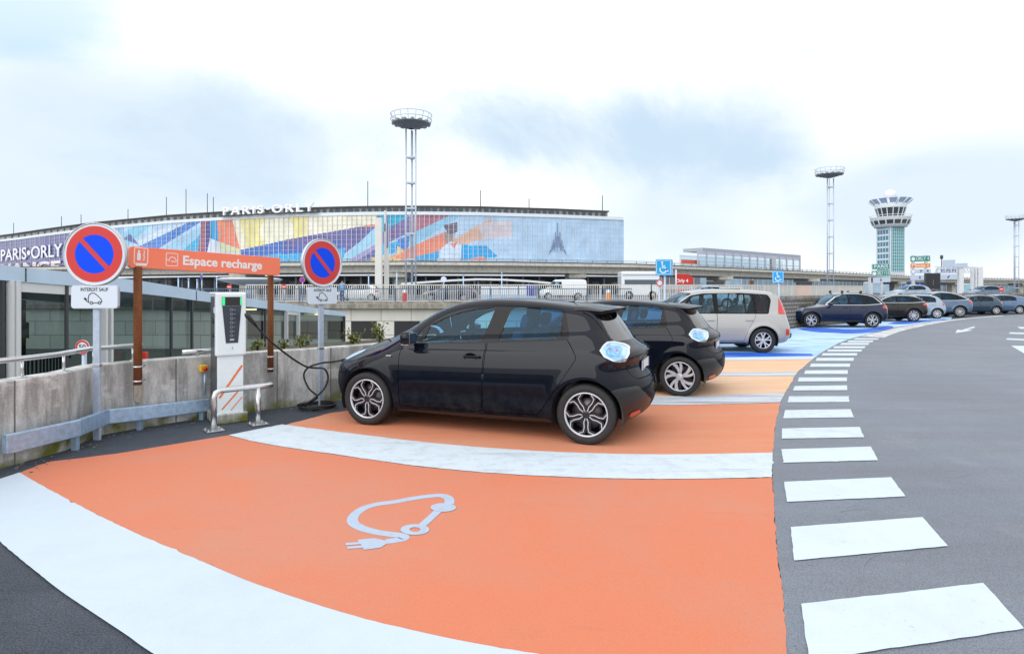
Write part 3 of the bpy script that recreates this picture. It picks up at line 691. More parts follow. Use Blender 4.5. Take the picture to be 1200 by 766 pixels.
# ================================================================ ground
def struct(o): return tag(o, kind='structure')
def ragged(pts, amp=.006, step=.045):
    """paint never ends in a ruled line: fine resampled, slightly uneven edges (near the camera only)"""
    out = []; rg = np.random.default_rng(len(pts) * 31 + int(abs(pts[0][0]) * 100)); k = len(pts); e = 0.
    for i in range(k):
        a = Vector((pts[i][0], pts[i][1])); c = Vector((pts[(i + 1) % k][0], pts[(i + 1) % k][1])); d = c - a; L_ = d.length
        out.append((a.x, a.y))
        if L_ < 1e-4 or a.length > 14 or c.length > 16 or a.y < .5: continue
        n = Vector((-d.y, d.x)) / L_; m = int(L_ / step)
        for j in range(1, m):
            e = .55 * e + rg.normal(0, amp * .6); v = a + d * (j / m) + n * (e + (rg.normal(0, amp * 1.6) if rg.random() < .06 else 0)); out.append((v.x, v.y))
    return out
def ground_poly(name, px_pts, z, m, extra=()):
    b = MB(); b.sheet([(*gp(*p), z) for p in px_pts] + [(*e, z) for e in extra]); o = b.build(name, m, fix=False)
    if o.data.polygons[0].normal.z < 0: o.data.flip_normals()
    return struct(o)
def smooth_px(pts, n=5):
    """Catmull-Rom through pixel points on the ground plane"""
    P = [Vector((*gp(*p), 0)) for p in pts]; out = []
    for i in range(len(P) - 1):
        p0, p1, p2, p3 = P[max(i - 1, 0)], P[i], P[i + 1], P[min(i + 2, len(P) - 1)]
        for k in range(n):
            t = k / n; out.append(.5 * ((2 * p1) + (p2 - p0) * t + (2 * p0 - 5 * p1 + 4 * p2 - p3) * t * t + (3 * p1 - p0 - 3 * p2 + p3) * t ** 3))
    out.append(P[-1]); return [(p.x, p.y) for p in out]
def gsheet(name, pts, z, m):
    pts = ragged([(p[0], p[1]) for p in pts], .0022 if name == 'crosswalk_stripe' else .005 if name == 'orange_bay' else .0038)
    b = MB(); b.sheet([(p[0], p[1], z) for p in pts]); o = b.build(name, m, fix=False)
    if o.data.polygons[0].normal.z < 0: o.data.flip_normals()
    return struct(o)
ASPH_D = ground_mat('old_dark_asphalt', (.055, .066, .085), [(1.3, .45, .7, (.085, .098, .125), .7), (14, .55, .75, (.02, .02, .022), .7), (.5, .5, .75, (.10, .115, .14), .5), (5, .52, .7, (.035, .042, .055), .6)], .9, .8, 120, .6)
ASPH = ground_mat('worn_grey_asphalt', (.148, .173, .218), [(.35, .4, .7, (.20, .228, .275), .85), ((.25, 2.2, 1), .45, .72, (.13, .138, .155), .6), (1.6, .58, .75, (.27, .285, .31), .35), (20, .60, .70, (.07, .072, .08), .55), (34, .66, .72, (.42, .43, .45), .5), (75, .60, .70, (.06, .06, .07), .6)], .62, .6, 170, .42, .55)
ORANGE = ground_mat('orange_bay_paint', (.575, .21, .13), [(.7, .4, .7, (.53, .235, .16), .8), (5, .5, .78, (.49, .23, .17), .6), (.45, .62, .42, (.62, .185, .095), .7), ((1.2, 5, 1), .58, .74, (.46, .16, .10), .35), (30, .70, .76, (.10, .06, .05), .5), (2.2, .62, .8, (.45, .20, .13), .45), (60, .7, .76, (.8, .5, .4), .35)], .8, .3, 220, .10)
ORANGE2 = ground_mat('faded_orange_paint', (.68, .43, .265), [((.6, 4, 1), .45, .75, (.75, .60, .48), .85), (6, .6, .8, (.55, .36, .22), .4)], .8, .3, 200, .12)
ORANGE_D = ground_mat('middle_bay_orange_paint', (.62, .23, .125), [((.5, 2.5, 1), .42, .72, (.60, .30, .20), .8), (5, .55, .8, (.5, .18, .1), .5), (30, .70, .76, (.10, .06, .05), .5)], .8, .3, 220, .10)
WHITE = ground_mat('white_road_paint', (.52, .61, .70), [(1.1, .45, .75, (.46, .54, .68), .8), ((1, 6, 1), .60, .75, (.44, .48, .54), .3), (34, .68, .74, (.25, .26, .28), .55), (90, .68, .74, (.4, .42, .45), .4)], .75, .25, 240, .05)
WHITE_W = ground_mat('worn_white_paint', (.57, .655, .73), [(6, .48, .66, (.46, .52, .58), .7), (24, .62, .70, (.22, .23, .25), .8), ((.6, 14, 1), .55, .7, (.3, .33, .37), .6)], .8, .3, 240, .10)
GREYLINE = ground_mat('scuffed_line_paint', (.58, .63, .70), [((.5, 9, 1), .42, .62, (.26, .28, .33), .85), (10, .55, .7, (.7, .75, .8), .6)], .8, .3, 200, .15)
BLUEP = ground_mat('blue_bay_paint', (.02, .15, .62), [((.16, 1.1, 1), .32, .44, (.42, .64, .84), .9), ((.3, 1.8, 1), .54, .60, (.03, .17, .62), .8), ((.4, 3.5, 1), .52, .60, (.66, .76, .84), .85)], .7, .25, 150, .12)

g = MB(); g.sheet([(-3000, -3000, -2.3), (3000, -3000, -2.3), (3000, 3000, -2.3), (-3000, 3000, -2.3)]); struct(g.build('ground', ground_mat('far_ground', (.13, .135, .13), [(.05, .4, .7, (.1, .12, .08), .8)]), fix=False))
WALL = [(-6.4, -9.), (-5.15, 2.5), gp(0, 549), gp(78, 527), gp(114, 510.5), gp(160, 502), gp(241, 489), gp(317, 479), gp(391, 470), (-.4, 11.), (2.5, 15.2), (5.0, 19.6), (9.4, 23.2)]
BRICK = [(9.4, 23.2), (12.05, 25.6), (16, 29.2), (25, 37.5), (40, 49.), (80, 78.)]
edge = WALL + BRICK[1:] + [(320, 226.), (320, -40.), (-9, -40.)]
b = MB(); top = [b.bm.verts.new((p[0], p[1], 0)) for p in edge]; bot = [b.bm.verts.new((p[0], p[1], -2.3)) for p in edge]; b._f(top)
for i in range(len(edge)): b._f([top[i], top[(i + 1) % len(edge)], bot[(i + 1) % len(edge)], bot[i]])
struct(b.build('parking_lot', ASPH_D))
b = MB(); ter = [(-400, 40), (14, 40), (60, 75), (330, 262), (1500, 700), (1500, 2500), (-1500, 2500), (-1500, 40)]
top = [b.bm.verts.new((p[0], p[1], .65)) for p in ter]; bot = [b.bm.verts.new((p[0], p[1], -2.3)) for p in ter]; b._f(top)
for i in range(len(ter)): b._f([top[i], top[(i + 1) % len(ter)], bot[(i + 1) % len(ter)], bot[i]])
struct(b.build('upper_road', ASPH))

EDGE = [(926, 830), (922, 766), (917, 700), (910.5, 640), (905, 560), (905.5, 531), (908.5, 498.5), (914.7, 472), (919.8, 461), (924, 454), (932, 440.5), (936, 435.5), (952, 421.3), (956.5, 417.8), (963, 413), (972, 408), (986.7, 400.3), (1005, 394.7), (1042.7, 385), (1066, 380.8), (1114.7, 374), (1173, 369.3), (1300, 364)]
eg = smooth_px(EDGE, 4)
gsheet('road', [(1.3, -30.)] + [(1.05, 1.0)] + eg + [(300., 120.), (300., -30.)], .004, ASPH)
l1_low = [(267.4, 510.4), (312.5, 520.8), (399, 534), (500, 548), (600, 556.5), (700, 561), (800, 562), (905, 560)]
l1_up = [(331, 497.8), (400, 507), (500, 519), (600, 527.3), (700, 532), (800, 533), (905.5, 531)]
band_up = [(22.6, 554.5), (64, 578), (142, 618), (253.5, 666.7), (309, 689), (399, 718.7), (500, 744), (600, 763), (760, 786), (924, 800)]
band_low = [(-40, 598), (0, 635.4), (34.7, 665), (69.4, 692.7), (107.6, 718.7), (149.3, 746.5), (177, 766), (300, 842), (500, 930), (922, 1050)]
gsheet('orange_bay', [gp(*p) for p in [(55.6, 541.7), (135.4, 532)]] + smooth_px(l1_low) + [gp(*p) for p in [(910.5, 640), (917, 700), (922, 766)]] + smooth_px(band_up[::-1]), .006, ORANGE)
gsheet('bay_line', smooth_px(band_up) + smooth_px(band_low[::-1]) + [gp(-40, 575), gp(0, 562)], .010, WHITE)
gsheet('bay_line', smooth_px(l1_low) + smooth_px(l1_up[::-1]), .010, WHITE_W)
# bay of the first car, then the two faded bays
l2_low = [(470, 463), (600, 472), (761, 475), (840, 474), (914.5, 472)]; l2_up = [(480, 455), (600, 462), (765, 464.9), (844.5, 463), (919.7, 461)]
gsheet('orange_bay', [gp(*p) for p in [(335, 498), (386, 484.5), (407, 481.5), (470, 463)]] + smooth_px(l2_low) + [gp(908.5, 498.5)] + smooth_px(l1_up[::-1]), .006, ORANGE_D)
gsheet('bay_line', smooth_px(l2_low) + smooth_px(l2_up[::-1]), .010, GREYLINE)
gsheet('orange_bay', smooth_px(l2_up) + [gp(924, 454), gp(931.8, 440.5)] + [gp(840, 441), gp(700, 442), gp(560, 440)], .006, ORANGE2)
gsheet('bay_line', [gp(560, 440), gp(700, 442), gp(840, 441), gp(931.8, 440.5), gp(935.4, 435.6), gp(841, 437), gp(700, 438), gp(560, 436)], .010, GREYLINE)
gsheet('orange_bay', [gp(560, 436), gp(700, 438), gp(841, 437), gp(935.4, 435.6), gp(952, 421.2), gp(847, 422.6), gp(700, 424), gp(620, 424)], .006, ORANGE2)
gsheet('bay_line', [gp(620, 424), gp(700, 424), gp(847, 422.6), gp(952, 421.2), gp(956.5, 417.8), gp(847, 419.4), gp(700, 421), gp(620, 421)], .010, WHITE_W)
bl = [(956.5, 417.8), (963, 413), (972, 408), (986.7, 400.3), (1005, 394.7), (1042.7, 385), (1066, 380.8), (1114.7, 374)]
gsheet('blue_bay', [gp(640, 421), gp(847, 419.2)] + smooth_px(bl) + [(27, 36.6), (20, 32.), (12.6, 25.9), (8.5, 21.5)], .006, BLUEP)
for a, c in (((860, 404.5), (985, 401.2)), ((905, 393.5), (1018, 391.6))):
    p, q = Vector(gp(*a)), Vector(gp(*c)); n = Vector((0, .12)); gsheet('bay_line', [p - n, q - n, q + n, p + n], .010, WHITE_W)
BLUED = ground_mat('fresh_blue_paint', (.012, .11, .60), [((.25, 2.5, 1), .55, .62, (.45, .62, .8), .6)], .6, .2, 150, .1)
gsheet('blue_band', [gp(700, 420.5), gp(847, 418.8), gp(953, 417.2), gp(951, 414.8), gp(900, 413.6), gp(847, 413.2), gp(780, 415), gp(700, 417)], .010, BLUED)
gsheet('blue_band', smooth_px([(934, 385), (950, 388.5), (975, 390), (1000, 391), (1030, 388.5), (1047, 384), (1040, 382), (1020, 385), (990, 386), (960, 384), (934, 385)], 3)[:-1], .014, BLUED)
gsheet('blue_band', smooth_px([(1040, 379.5), (1062, 379.8), (1090, 376.3), (1112, 374.4), (1080, 375.3), (1048, 377.6)], 3), .014, BLUED)
# kerb strip that runs on from the crossing
inn = [(1008, 394.5), (1042.7, 386.2), (1066, 381.6), (1114.7, 374.6), (1173, 369.8)]; out = [(1036, 396), (1051, 390), (1072, 384.5), (1104, 378), (1136, 373.6), (1178, 370.4)]
gsheet('kerb_line', smooth_px(inn) + smooth_px(out[::-1]), .012, ground_mat('dusty_white_paint', (.6, .62, .64), [(2.2, .45, .6, (.33, .34, .36), .8), (9, .55, .66, (.28, .29, .31), .7)], .8, .3, 180, .15))
STR = [((939, 709), (1152, 684.5), (1200, 738), (949.5, 776)), ((926.5, 618.8), (1081, 607), (1111, 641), (930.7, 658)), ((919, 565.4), (1044.5, 560), (1061, 582.5), (922.4, 589)), ((915.7, 527), (1020.8, 524), (1029, 540), (917.9, 543)),
       ((916.5, 502.7), (1007.5, 500.8), (1012.8, 513), (916.3, 514.7)), ((920, 481), (997, 480), (1000.8, 489.6), (917.9, 490.7)), ((924.8, 464.8), (994.7, 464.8), (995, 471.5), (923, 472)), ((931, 452.8), (992.5, 452), (993, 457.6), (929.3, 458)),
       ((936.5, 442.7), (992.5, 442.7), (992.5, 447), (935, 447.5)), ((944, 434.4), (993.3, 434), (993.6, 438.6), (942, 438.6)), ((950.7, 426.4), (996.5, 426.4), (996, 430.2), (948.8, 430.2)), ((957.3, 419.6), (1000.8, 419.6), (1000, 423.2), (955.7, 423.2)),
       ((964.8, 414), (1005, 414), (1004, 416.9), (962.4, 416.9)), ((970.7, 409.8), (1010.7, 409.8), (1009, 412.3), (969, 412.3)), ((978, 405.9), (1014.7, 405.9), (1012.8, 408.3), (976, 408.3)), ((986.7, 402), (1019, 402), (1017.5, 404.4), (984, 404.4)), ((995, 399.1), (1024, 399.3), (1022, 401.2), (992.5, 401.2)), ((1003, 396.3), (1030.7, 396.6), (1028, 398.2), (1000, 398.1))]
for s in STR: gsheet('crosswalk_stripe', [gp(*p) for p in s], .010, WHITE_W if s[0][1] < 520 else ground_mat('crossing_paint', (.58, .67, .755), [(1.6, .45, .75, (.50, .57, .68), .8), (11, .60, .72, (.36, .39, .43), .55), (30, .64, .72, (.25, .27, .3), .7), ((.8, 10, 1), .6, .75, (.45, .5, .57), .5)], .8, .3, 220, .06))
gsheet('road_arrow', [gp(*p) for p in [(1119.5, 390.5), (1122, 386.2), (1126.5, 387), (1141, 382.6), (1143, 384), (1133, 386.6), (1141, 387), (1133, 388.4)]], .010, WHITE_W)
for s in (((1184, 389.5), (1215, 390.5), (1215, 392.3), (1182, 391.2)), ((1180, 396.6), (1215, 398), (1215, 399.8), (1179, 398.2)), ((1184.8, 405.3), (1215, 405.6), (1215, 418), (1200, 414.5)), ((1192, 383.2), (1215, 383.4), (1215, 385.6), (1196, 385.4))):
    gsheet('road_hatching', [gp(*p) for p in s], .010, WHITE_W)
# plug-and-cord symbol
def sp(x, y): return gp(380 + x / 6.667, 560 + y / 6.667)
SYM = ground_mat('symbol_paint', (.40, .49, .62), [(9, .5, .7, (.36, .38, .44), .7), (40, .62, .7, (.45, .3, .26), .6)], .8, .3, 240, .08)
b = MB()
def symquads(pts, w):
    P = [Vector((*q, 0)) for q in pts]; out = []
    for i in range(len(P) - 1):
        for k in range(4):
            p0, p1, p2, p3 = P[max(i - 1, 0)], P[i], P[i + 1], P[min(i + 2, len(P) - 1)]; t = k / 4
            out.append(.5 * ((2 * p1) + (p2 - p0) * t + (2 * p0 - 5 * p1 + 4 * p2 - p3) * t * t + (3 * p1 - p0 - 3 * p2 + p3) * t ** 3))
    out.append(P[-1]); L, Rr = [], []
    for i, p in enumerate(out):
        d = out[min(i + 1, len(out) - 1)] - out[max(i - 1, 0)]; d.normalize(); n = Vector((-d.y, d.x, 0)) * w / 2
        L.append(b.bm.verts.new((p + n) + Vector((0, 0, .0075)))); Rr.append(b.bm.verts.new((p - n) + Vector((0, 0, .0075))))
    for i in range(len(out) - 1): b._f([L[i], Rr[i], Rr[i + 1], L[i + 1]])
symquads([sp(*p) for p in [(480, 503), (560, 492), (615, 480), (608, 458), (520, 446), (400, 428), (300, 400), (235, 365), (220, 325), (255, 275), (330, 232), (430, 207), (560, 190), (720, 160), (860, 143), (935, 145), (975, 170), (975, 210)]], .075)
for poly, z in (([(260, 492), (330, 482), (400, 479), (480, 498), (492, 518), (440, 552), (310, 570), (296, 542), (286, 528), (268, 512)], .0090),):
    b.sheet([(*sp(*p), z) for p in poly])
for p in ([(165, 516), (290, 506), (290, 524), (168, 534)], [(178, 544), (300, 534), (300, 552), (182, 562)]): b.sheet([(*sp(*q), .0085) for q in p])
b.sheet([(*sp(930 + 100 * math.cos(a), 238 + 34 * math.sin(a)), .0100) for a in np.linspace(0, 2 * PI, 28, endpoint=False)])
b.sheet([(*sp(*p), .0088) for p in [(865, 255), (925, 262), (795, 384), (725, 380)]])
ring = [[(*sp(708 + rx * math.cos(a), 411 + ry * math.sin(a)), .0095) for a in np.linspace(0, 2 * PI, 32, endpoint=False)] for rx, ry in ((113, 42), (42, 18))]
rv = [[b.bm.verts.new(p) for p in r] for r in ring]
for i in range(32): b._f([rv[0][i], rv[0][(i + 1) % 32], rv[1][(i + 1) % 32], rv[1][i]])
for f in b.bm.faces:
    f.normal_update()
    if f.normal.z < 0: f.normal_flip()
struct(b.build('plug_symbol_marking', SYM, fix=False))

# ================================================================ left side: wall, rail, signs, charger
def conc_mat(name, base, dark, moss=None, h=.3):
    m = ground_mat(name, base, [((2.6, 2.6, .7), .44, .60, dark, .8), ((9, 9, .5), .50, .64, dark, .7), ((1.5, 1.5, 3), .55, .62, tuple(min(c * 1.25, .8) for c in base), .5), (9, .5, .72, tuple(c * .55 for c in base), .6), (30, .62, .72, tuple(min(c * 1.6, .8) for c in base), .4)], .9, .5, 120, .2)
    if moss:
        N, L = m.node_tree.nodes, m.node_tree.links; b = N['Principled BSDF']; src = b.inputs['Base Color'].links[0].from_socket
        tc = N.new('ShaderNodeTexCoord'); s = N.new('ShaderNodeSeparateXYZ'); L.new(tc.outputs['Object'], s.inputs[0])
        n = N.new('ShaderNodeTexNoise'); n.inputs['Scale'].default_value = 5; n.inputs['Detail'].default_value = 7; L.new(tc.outputs['Object'], n.inputs['Vector'])
        a = N.new('ShaderNodeMath'); a.operation = 'MULTIPLY_ADD'; a.inputs[1].default_value = -h * 1.6; L.new(n.outputs['Fac'], a.inputs[0]); L.new(s.outputs['Z'], a.inputs[2])
        r = N.new('ShaderNodeMapRange'); r.inputs['From Min'].default_value = -h * .55; r.inputs['From Max'].default_value = -h * .95; L.new(a.outputs[0], r.inputs['Value'])
        x = N.new('ShaderNodeMixRGB'); x.inputs['Color2'].default_value = (*moss, 1); L.new(r.outputs[0], x.inputs['Fac']); L.new(src, x.inputs['Color1']); L.new(x.outputs[0], b.inputs['Base Color'])
    return m
CONC = conc_mat('stained_concrete', (.64, .65, .65), (.22, .22, .21), (.155, .17, .025), .46)
wp = MB(); zt = [.775] * len(WALL); wp.wall(WALL, -.3, zt, .22, 1)
w = thing('parapet_wall', 'stained grey concrete parapet wall with moss at its foot, beside the charging post', 'wall', (WALL[4][0], WALL[4][1], 0))
wp.build('wall', CONC, w, True, bevel=.012)
for i, t_ in ((2, .2), (3, .95), (5, .55), (7, .1), (7, .95)):
    q = (WALL[i][0] + (WALL[i + 1][0] - WALL[i][0]) * t_, WALL[i][1] + (WALL[i + 1][1] - WALL[i][1]) * t_); jb = MB(); dd_ = Vector((WALL[i + 1][0] - WALL[i][0], WALL[i + 1][1] - WALL[i][1]))
    jb.box((q[0], q[1], .385), (.011, .010, .77), rz=math.atan2(dd_.y, dd_.x)); jb.build('wall_joint', mat('joint_dark', (.15, .15, .14), .9), w, True)
GALV = mat('galvanised_steel', (.44, .61, .82), .45, .6, noise=.18, scale=18)
STEELB = mat('brushed_steel', (.62, .64, .66), .28, .95, noise=.1, scale=40)
POST = mat('grey_post_paint', (.44, .53, .66), .5, .3, noise=.12, scale=20)
def toward(p, q, t): return (p[0] + (q[0] - p[0]) * t, p[1] + (q[1] - p[1]) * t)
def off_path(path, d):
    P = [Vector((p[0], p[1])) for p in path]; out = []
    for i, p in enumerate(P):
        t = P[min(i + 1, len(P) - 1)] - P[max(i - 1, 0)]; t.normalize(); n = Vector((-t.y, t.x)); out.append(tuple(p + n * d))
    return out
hr = off_path(WALL, .10)
root = thing('handrail', 'brushed steel tube handrail on short posts along the top of the parapet wall', 'handrail', (hr[3][0], hr[3][1], .775))
path = [(p[0], p[1], .955) for p in hr[1:5]] + [(*toward(hr[5], hr[6], .12), .955)]
t = MB(); t.tube(path, .026, 12); t.build('rail_tube', STEELB, root, True)
for k in (toward(hr[1], hr[2], .1), toward(hr[1], hr[2], .6), toward(hr[2], hr[3], .45), toward(hr[3], hr[4], .2), toward(hr[4], hr[5], .1), toward(hr[5], hr[6], .0)):
    p = MB(); p.tube([(k[0], k[1], .772), (k[0], k[1], .945)], .013, 8); p.cyl((k[0], k[1], .780), .035, .01, 14); p.build('rail_post', STEELB, root, True)
# flat guard beam in front of the wall
gb = off_path(WALL, -.09)
root = thing('guard_beam', 'flat grey galvanised guard beam low along the foot of the parapet wall', 'barrier', (gb[3][0], gb[3][1], 0))
b = MB(); b.wall([toward(gb[2], gb[1], .02), gb[2], gb[3], gb[4], gb[5], gb[6]], [.15, .145, .14, .135, .115, .105], [.325, .32, .305, .295, .275, .255], .055, -1); b.build('beam', GALV, root, True, bevel=.008)
for q in (gb[3], gb[5], toward(gb[5], gb[6], .9)):
    p = MB(); p.box((q[0], q[1], .09), (.05, .05, .2)); p.build('beam_foot', GALV, root, True)
# ---- no-parking signs
SIGNW = mat('sign_face_white', (.66, .75, .86), .35); SRED = mat('sign_red', (.64, .055, .05), .35, spec=.25); SBLUE = mat('sign_blue', (.001, .075, .92), .35, spec=.15)
SINK = mat('sign_black_ink', (.02, .02, .025), .5); SRIM = mat('sign_rim_aluminium', (.55, .58, .62), .4, .7)
def ev_icon(mb, M, s, lw):
    """little electric car outline with plug, centred, s wide"""
    car = [(-.30, -.24), (-.40, -.22), (-.42, .05), (-.36, .30), (-.18, .42), (.02, .40), (.25, .22), (.46, .0), (.52, -.14), (.46, -.24)]
    def st(pts, closed=False):
        for q in ribbon([(x * s, y * s) for x, y in pts], lw, closed): mb.prism([(v.x, v.y) for v in q], M, .002)
    st(car); st([(-.10, -.26), (.26, -.26)])
    for cx in (-.20, .36): st([(cx + .09 * math.cos(a), -.25 + .09 * math.sin(a)) for a in np.linspace(0, 2 * PI, 14, endpoint=False)], True)
    st([(-.40, -.2), (-.5, -.16), (-.6, -.02)]); mb.prism([(x * s, y * s) for x, y in [(-.74, .06), (-.60, -.10), (-.50, .0), (-.62, .12)]], M, .0025)
def no_parking(base, rz, zc, dia, zr, rw, rh, label, post_top, postr):
    root = thing('no_parking_sign', label, 'road sign', (*base, 0), rz, 'round no parking signs on posts by the wall')
    b = MB(); b.box((0, 0, post_top / 2), (postr, .035, post_top), bevel=.006); b.build('post', POST, root)
    cl = MB(); cl.box((0, 0, .80), (postr + .014, .05, .03), bevel=.004); cl.build('post_clamp', STEELB, root)
    y = -.03; M = plane_mtx((0, y, zc), (1, 0, 0))
    b = MB(); b.prism(circ(dia / 2, 56), Matrix.Translation((0, .0, 0)) @ plane_mtx((0, y, zc), (1, 0, 0)), .012); d = b.build('round_plate', SIGNW, root)
    r = MB(); r.lathe([(dia / 2 - .004, -.018), (dia / 2 + .006, -.018), (dia / 2 + .006, .03), (dia / 2 - .004, .03)], (0, 0, 0), 56, 'y', True)
    bmesh.ops.translate(r.bm, verts=r.bm.verts[:], vec=(0, y, zc)); r.build('plate_rim', SRIM, d)
    def ring(r0, r1, m, yy, nm):
        q = MB(); vs = [[q.bm.verts.new((rr * math.cos(a), y - yy, zc + rr * math.sin(a))) for a in np.linspace(0, 2 * PI, 64, endpoint=False)] for rr in (r0, r1)]
        for i in range(64): q._f([vs[0][i], vs[0][(i + 1) % 64], vs[1][(i + 1) % 64], vs[1][i]])
        return q.build(nm, m, d)
    ring(dia * .315, dia * .455, SRED, .0135, 'red_ring')
    q = MB(); q.sheet([(dia * .318 * math.cos(a), y - .013, zc + dia * .318 * math.sin(a)) for a in np.linspace(0, 2 * PI, 56, endpoint=False)]); q.build('blue_disc', SBLUE, d)
    q = MB(); Md = Matrix.Translation((0, y - .0142, zc)) @ Matrix.Rotation(R(47), 4, 'Y')
    q.box((0, 0, 0), (dia * .66, .001, dia * .075), mtx=Md); q.build('red_bar', SRED, d)
    b = MB(); b.prism(rrect(rw, rh, .03), plane_mtx((0, y, zr), (1, 0, 0)), .012); p = b.build('text_plate', SIGNW, root)
    r = MB(); r.prism(rrect(rw + .014, rh + .014, .035), plane_mtx((0, y + .02, zr), (1, 0, 0)), .026); r.build('plate_rim', SRIM, p)
    text('lettering', 'INTERDIT SAUF', .052, plane_mtx((.0, y - .0135, zr + rh * .33), (1, 0, 0)) @ Matrix.Scale(.82, 4, (1, 0, 0)), SINK, p, extrude=.0005, bold=.0006)
    ic = MB(); ev_icon(ic, plane_mtx((.0, y - .0125, zr - rh * .10), (1, 0, 0)), .155, .008); ic.build('car_pictogram', SINK, p)
d1 = gp(113.8, 515.5)
no_parking(d1, R(0), Z_(298, d1[1]), .655, Z_(347.8, d1[1]), .49, .235, 'round red and blue no parking sign with text plate, left of the orange board', Z_(330, d1[1]), .072)
d2 = gp(376, 475.5)
no_parking(d2, R(56), Z_(308, d2[1]), .655, Z_(346.5, d2[1]), .49, .225, 'round no parking sign turned aside, on the post the charging cable hangs from', Z_(330, d2[1]), .075)
# ---- orange board
RUST = ground_mat('rusty_steel', (.20, .072, .026), [((10, 10, 2), .4, .65, (.13, .045, .02), .9), (50, .5, .7, (.30, .13, .05), .6)], .85, .4, 160, .2)
OBOARD = mat('orange_board_face', (.92, .215, .115), .4, noise=.04, scale=3)
A = Vector((-4.205, 6.55, 0)); Bq = Vector((-3.10, 7.96, 0)); zA, zB = 1.965, 1.912
root = thing('recharge_board', 'orange board reading Espace recharge carried on two rusty posts', 'sign board', (A.x, A.y, 0))
xd = Vector((Bq.x - A.x, Bq.y - A.y, zB - zA)); Lb = xd.length; mid = Vector(((A.x + Bq.x) / 2, (A.y + Bq.y) / 2, (zA + zB) / 2)); M = plane_mtx(mid, xd)
b = MB(); b.prism(rrect(Lb, .236, .035), Matrix.Translation((0, 0, 0)) @ M @ Matrix.Translation((0, 0, -.02)), .04); bd = b.build('board', OBOARD, root, True, bevel=.004)
b = MB(); b.prism(rrect(Lb + .006, .242, .037), M @ Matrix.Translation((0, 0, -.032)), .01); b.build('board_back', SIGNW, bd, True)
WHI = mat('board_white_lettering', (.80, .82, .84), .4)
tm_ = text_mesh('Espace recharge', .148, Matrix(), .0006, .0042); xs_ = [v.co.x for v in tm_.vertices]; tm_.transform(M @ Matrix.Translation((.085 * Lb, -.004, .0215)) @ Matrix.Scale(.545 * Lb / (max(xs_) - min(xs_)), 4, (1, 0, 0)) @ Matrix.Translation((-(max(xs_) + min(xs_)) / 2, 0, 0))); link('lettering', tm_, WHI, bd, True)
b = MB()
def frame_strip(mb, M, cx, cy, w, h, lw, t=.0012):
    for q in ribbon(rrect(w, h, .012, 3, cx, cy), lw, True): mb.prism([(v.x, v.y) for v in q], M, t)
Mf = M @ Matrix.Translation((0, 0, .0202)); fx = -Lb * .435; frame_strip(b, Mf, fx, .018, .135, .175, .008)
b.prism([(fx - .05, -.09), (fx + .06, -.09), (fx + .06, -.062), (fx - .05, -.062)], Mf, .001)
b.prism(rrect(.035, .085, .012, 3, fx - .022, .01), Mf, .001); b.prism(rrect(.018, .03, .006, 3, fx - .022, .066), Mf, .001)
for k in range(4):
    for q in ribbon([(fx + .018 + .008 * (k % 2), -.03 + .028 * k), (fx + .034, -.02 + .028 * k), (fx + .028, 0 + .028 * k)], .008): b.prism([(v.x, v.y) for v in q], Mf, .0014)
b.build('extinguisher_pictogram', WHI, bd, True); b = MB(); frame_strip(b, Mf, -Lb * .255, 0, .125, .145, .007)
for q in ribbon([(-Lb * .255 + x, y) for x, y in [(-.055, .0), (-.035, -.02), (-.02, .022), (.0, .03), (.03, .022), (.05, -.01), (.04, -.022), (-.01, -.02)]], .009): b.prism([(v.x, v.y) for v in q], Mf, .0016)
b.build('car_pictogram', WHI, bd, True)
for px, zb_, rr in ((161.5, 450.7, .043), (317, 435.5, .039)):
    yy = 6.62 if px < 200 else 7.95; x = X_(px, yy); zz = Z_(zb_, yy); ztop = 1.86 if px < 200 else 1.80
    b = MB(); b.tube([(x, yy, zz), (x, yy, ztop)], rr, 18); p = b.build('post', RUST, root, True)
    for k in (.03, .19):
        c = MB(); c.tube([(x, yy, zz + k), (x, yy, zz + k + .02)], rr + .006, 18); c.box((x - .02, yy + .07, zz + k + .01), (.05, .12, .02)); c.build('post_clamp', STEELB, p, True)
st = MB(); wx, wy = toward(WALL[5], WALL[6], .02); nrm = Vector((WALL[6][1] - WALL[5][1], -(WALL[6][0] - WALL[5][0]))).normalized()
tx = Vector((-nrm.y, nrm.x)); outl = []
for k in range(24):
    a = 2 * PI * k / 24; rr = 1 + .06 * math.sin(5 * a + 1) + .05 * math.sin(9 * a); outl.append((.05 * rr * math.cos(a), .42 + .13 * rr * math.sin(a)))
st.sheet([(wx + nrm.x * .012 + tx.x * u, wy + nrm.y * .012 + tx.y * u, v) for u, v in outl]); o = st.build('rust_stain', ground_mat('rust_streak', (.44, .41, .36), [((16, 16, 3), .42, .62, (.27, .16, .07), .8), (12, .5, .65, (.38, .37, .35), .6)], .9), fix=False); o.parent = bpy.data.objects['parapet_wall']; o.data.transform(FRAME[o.parent])
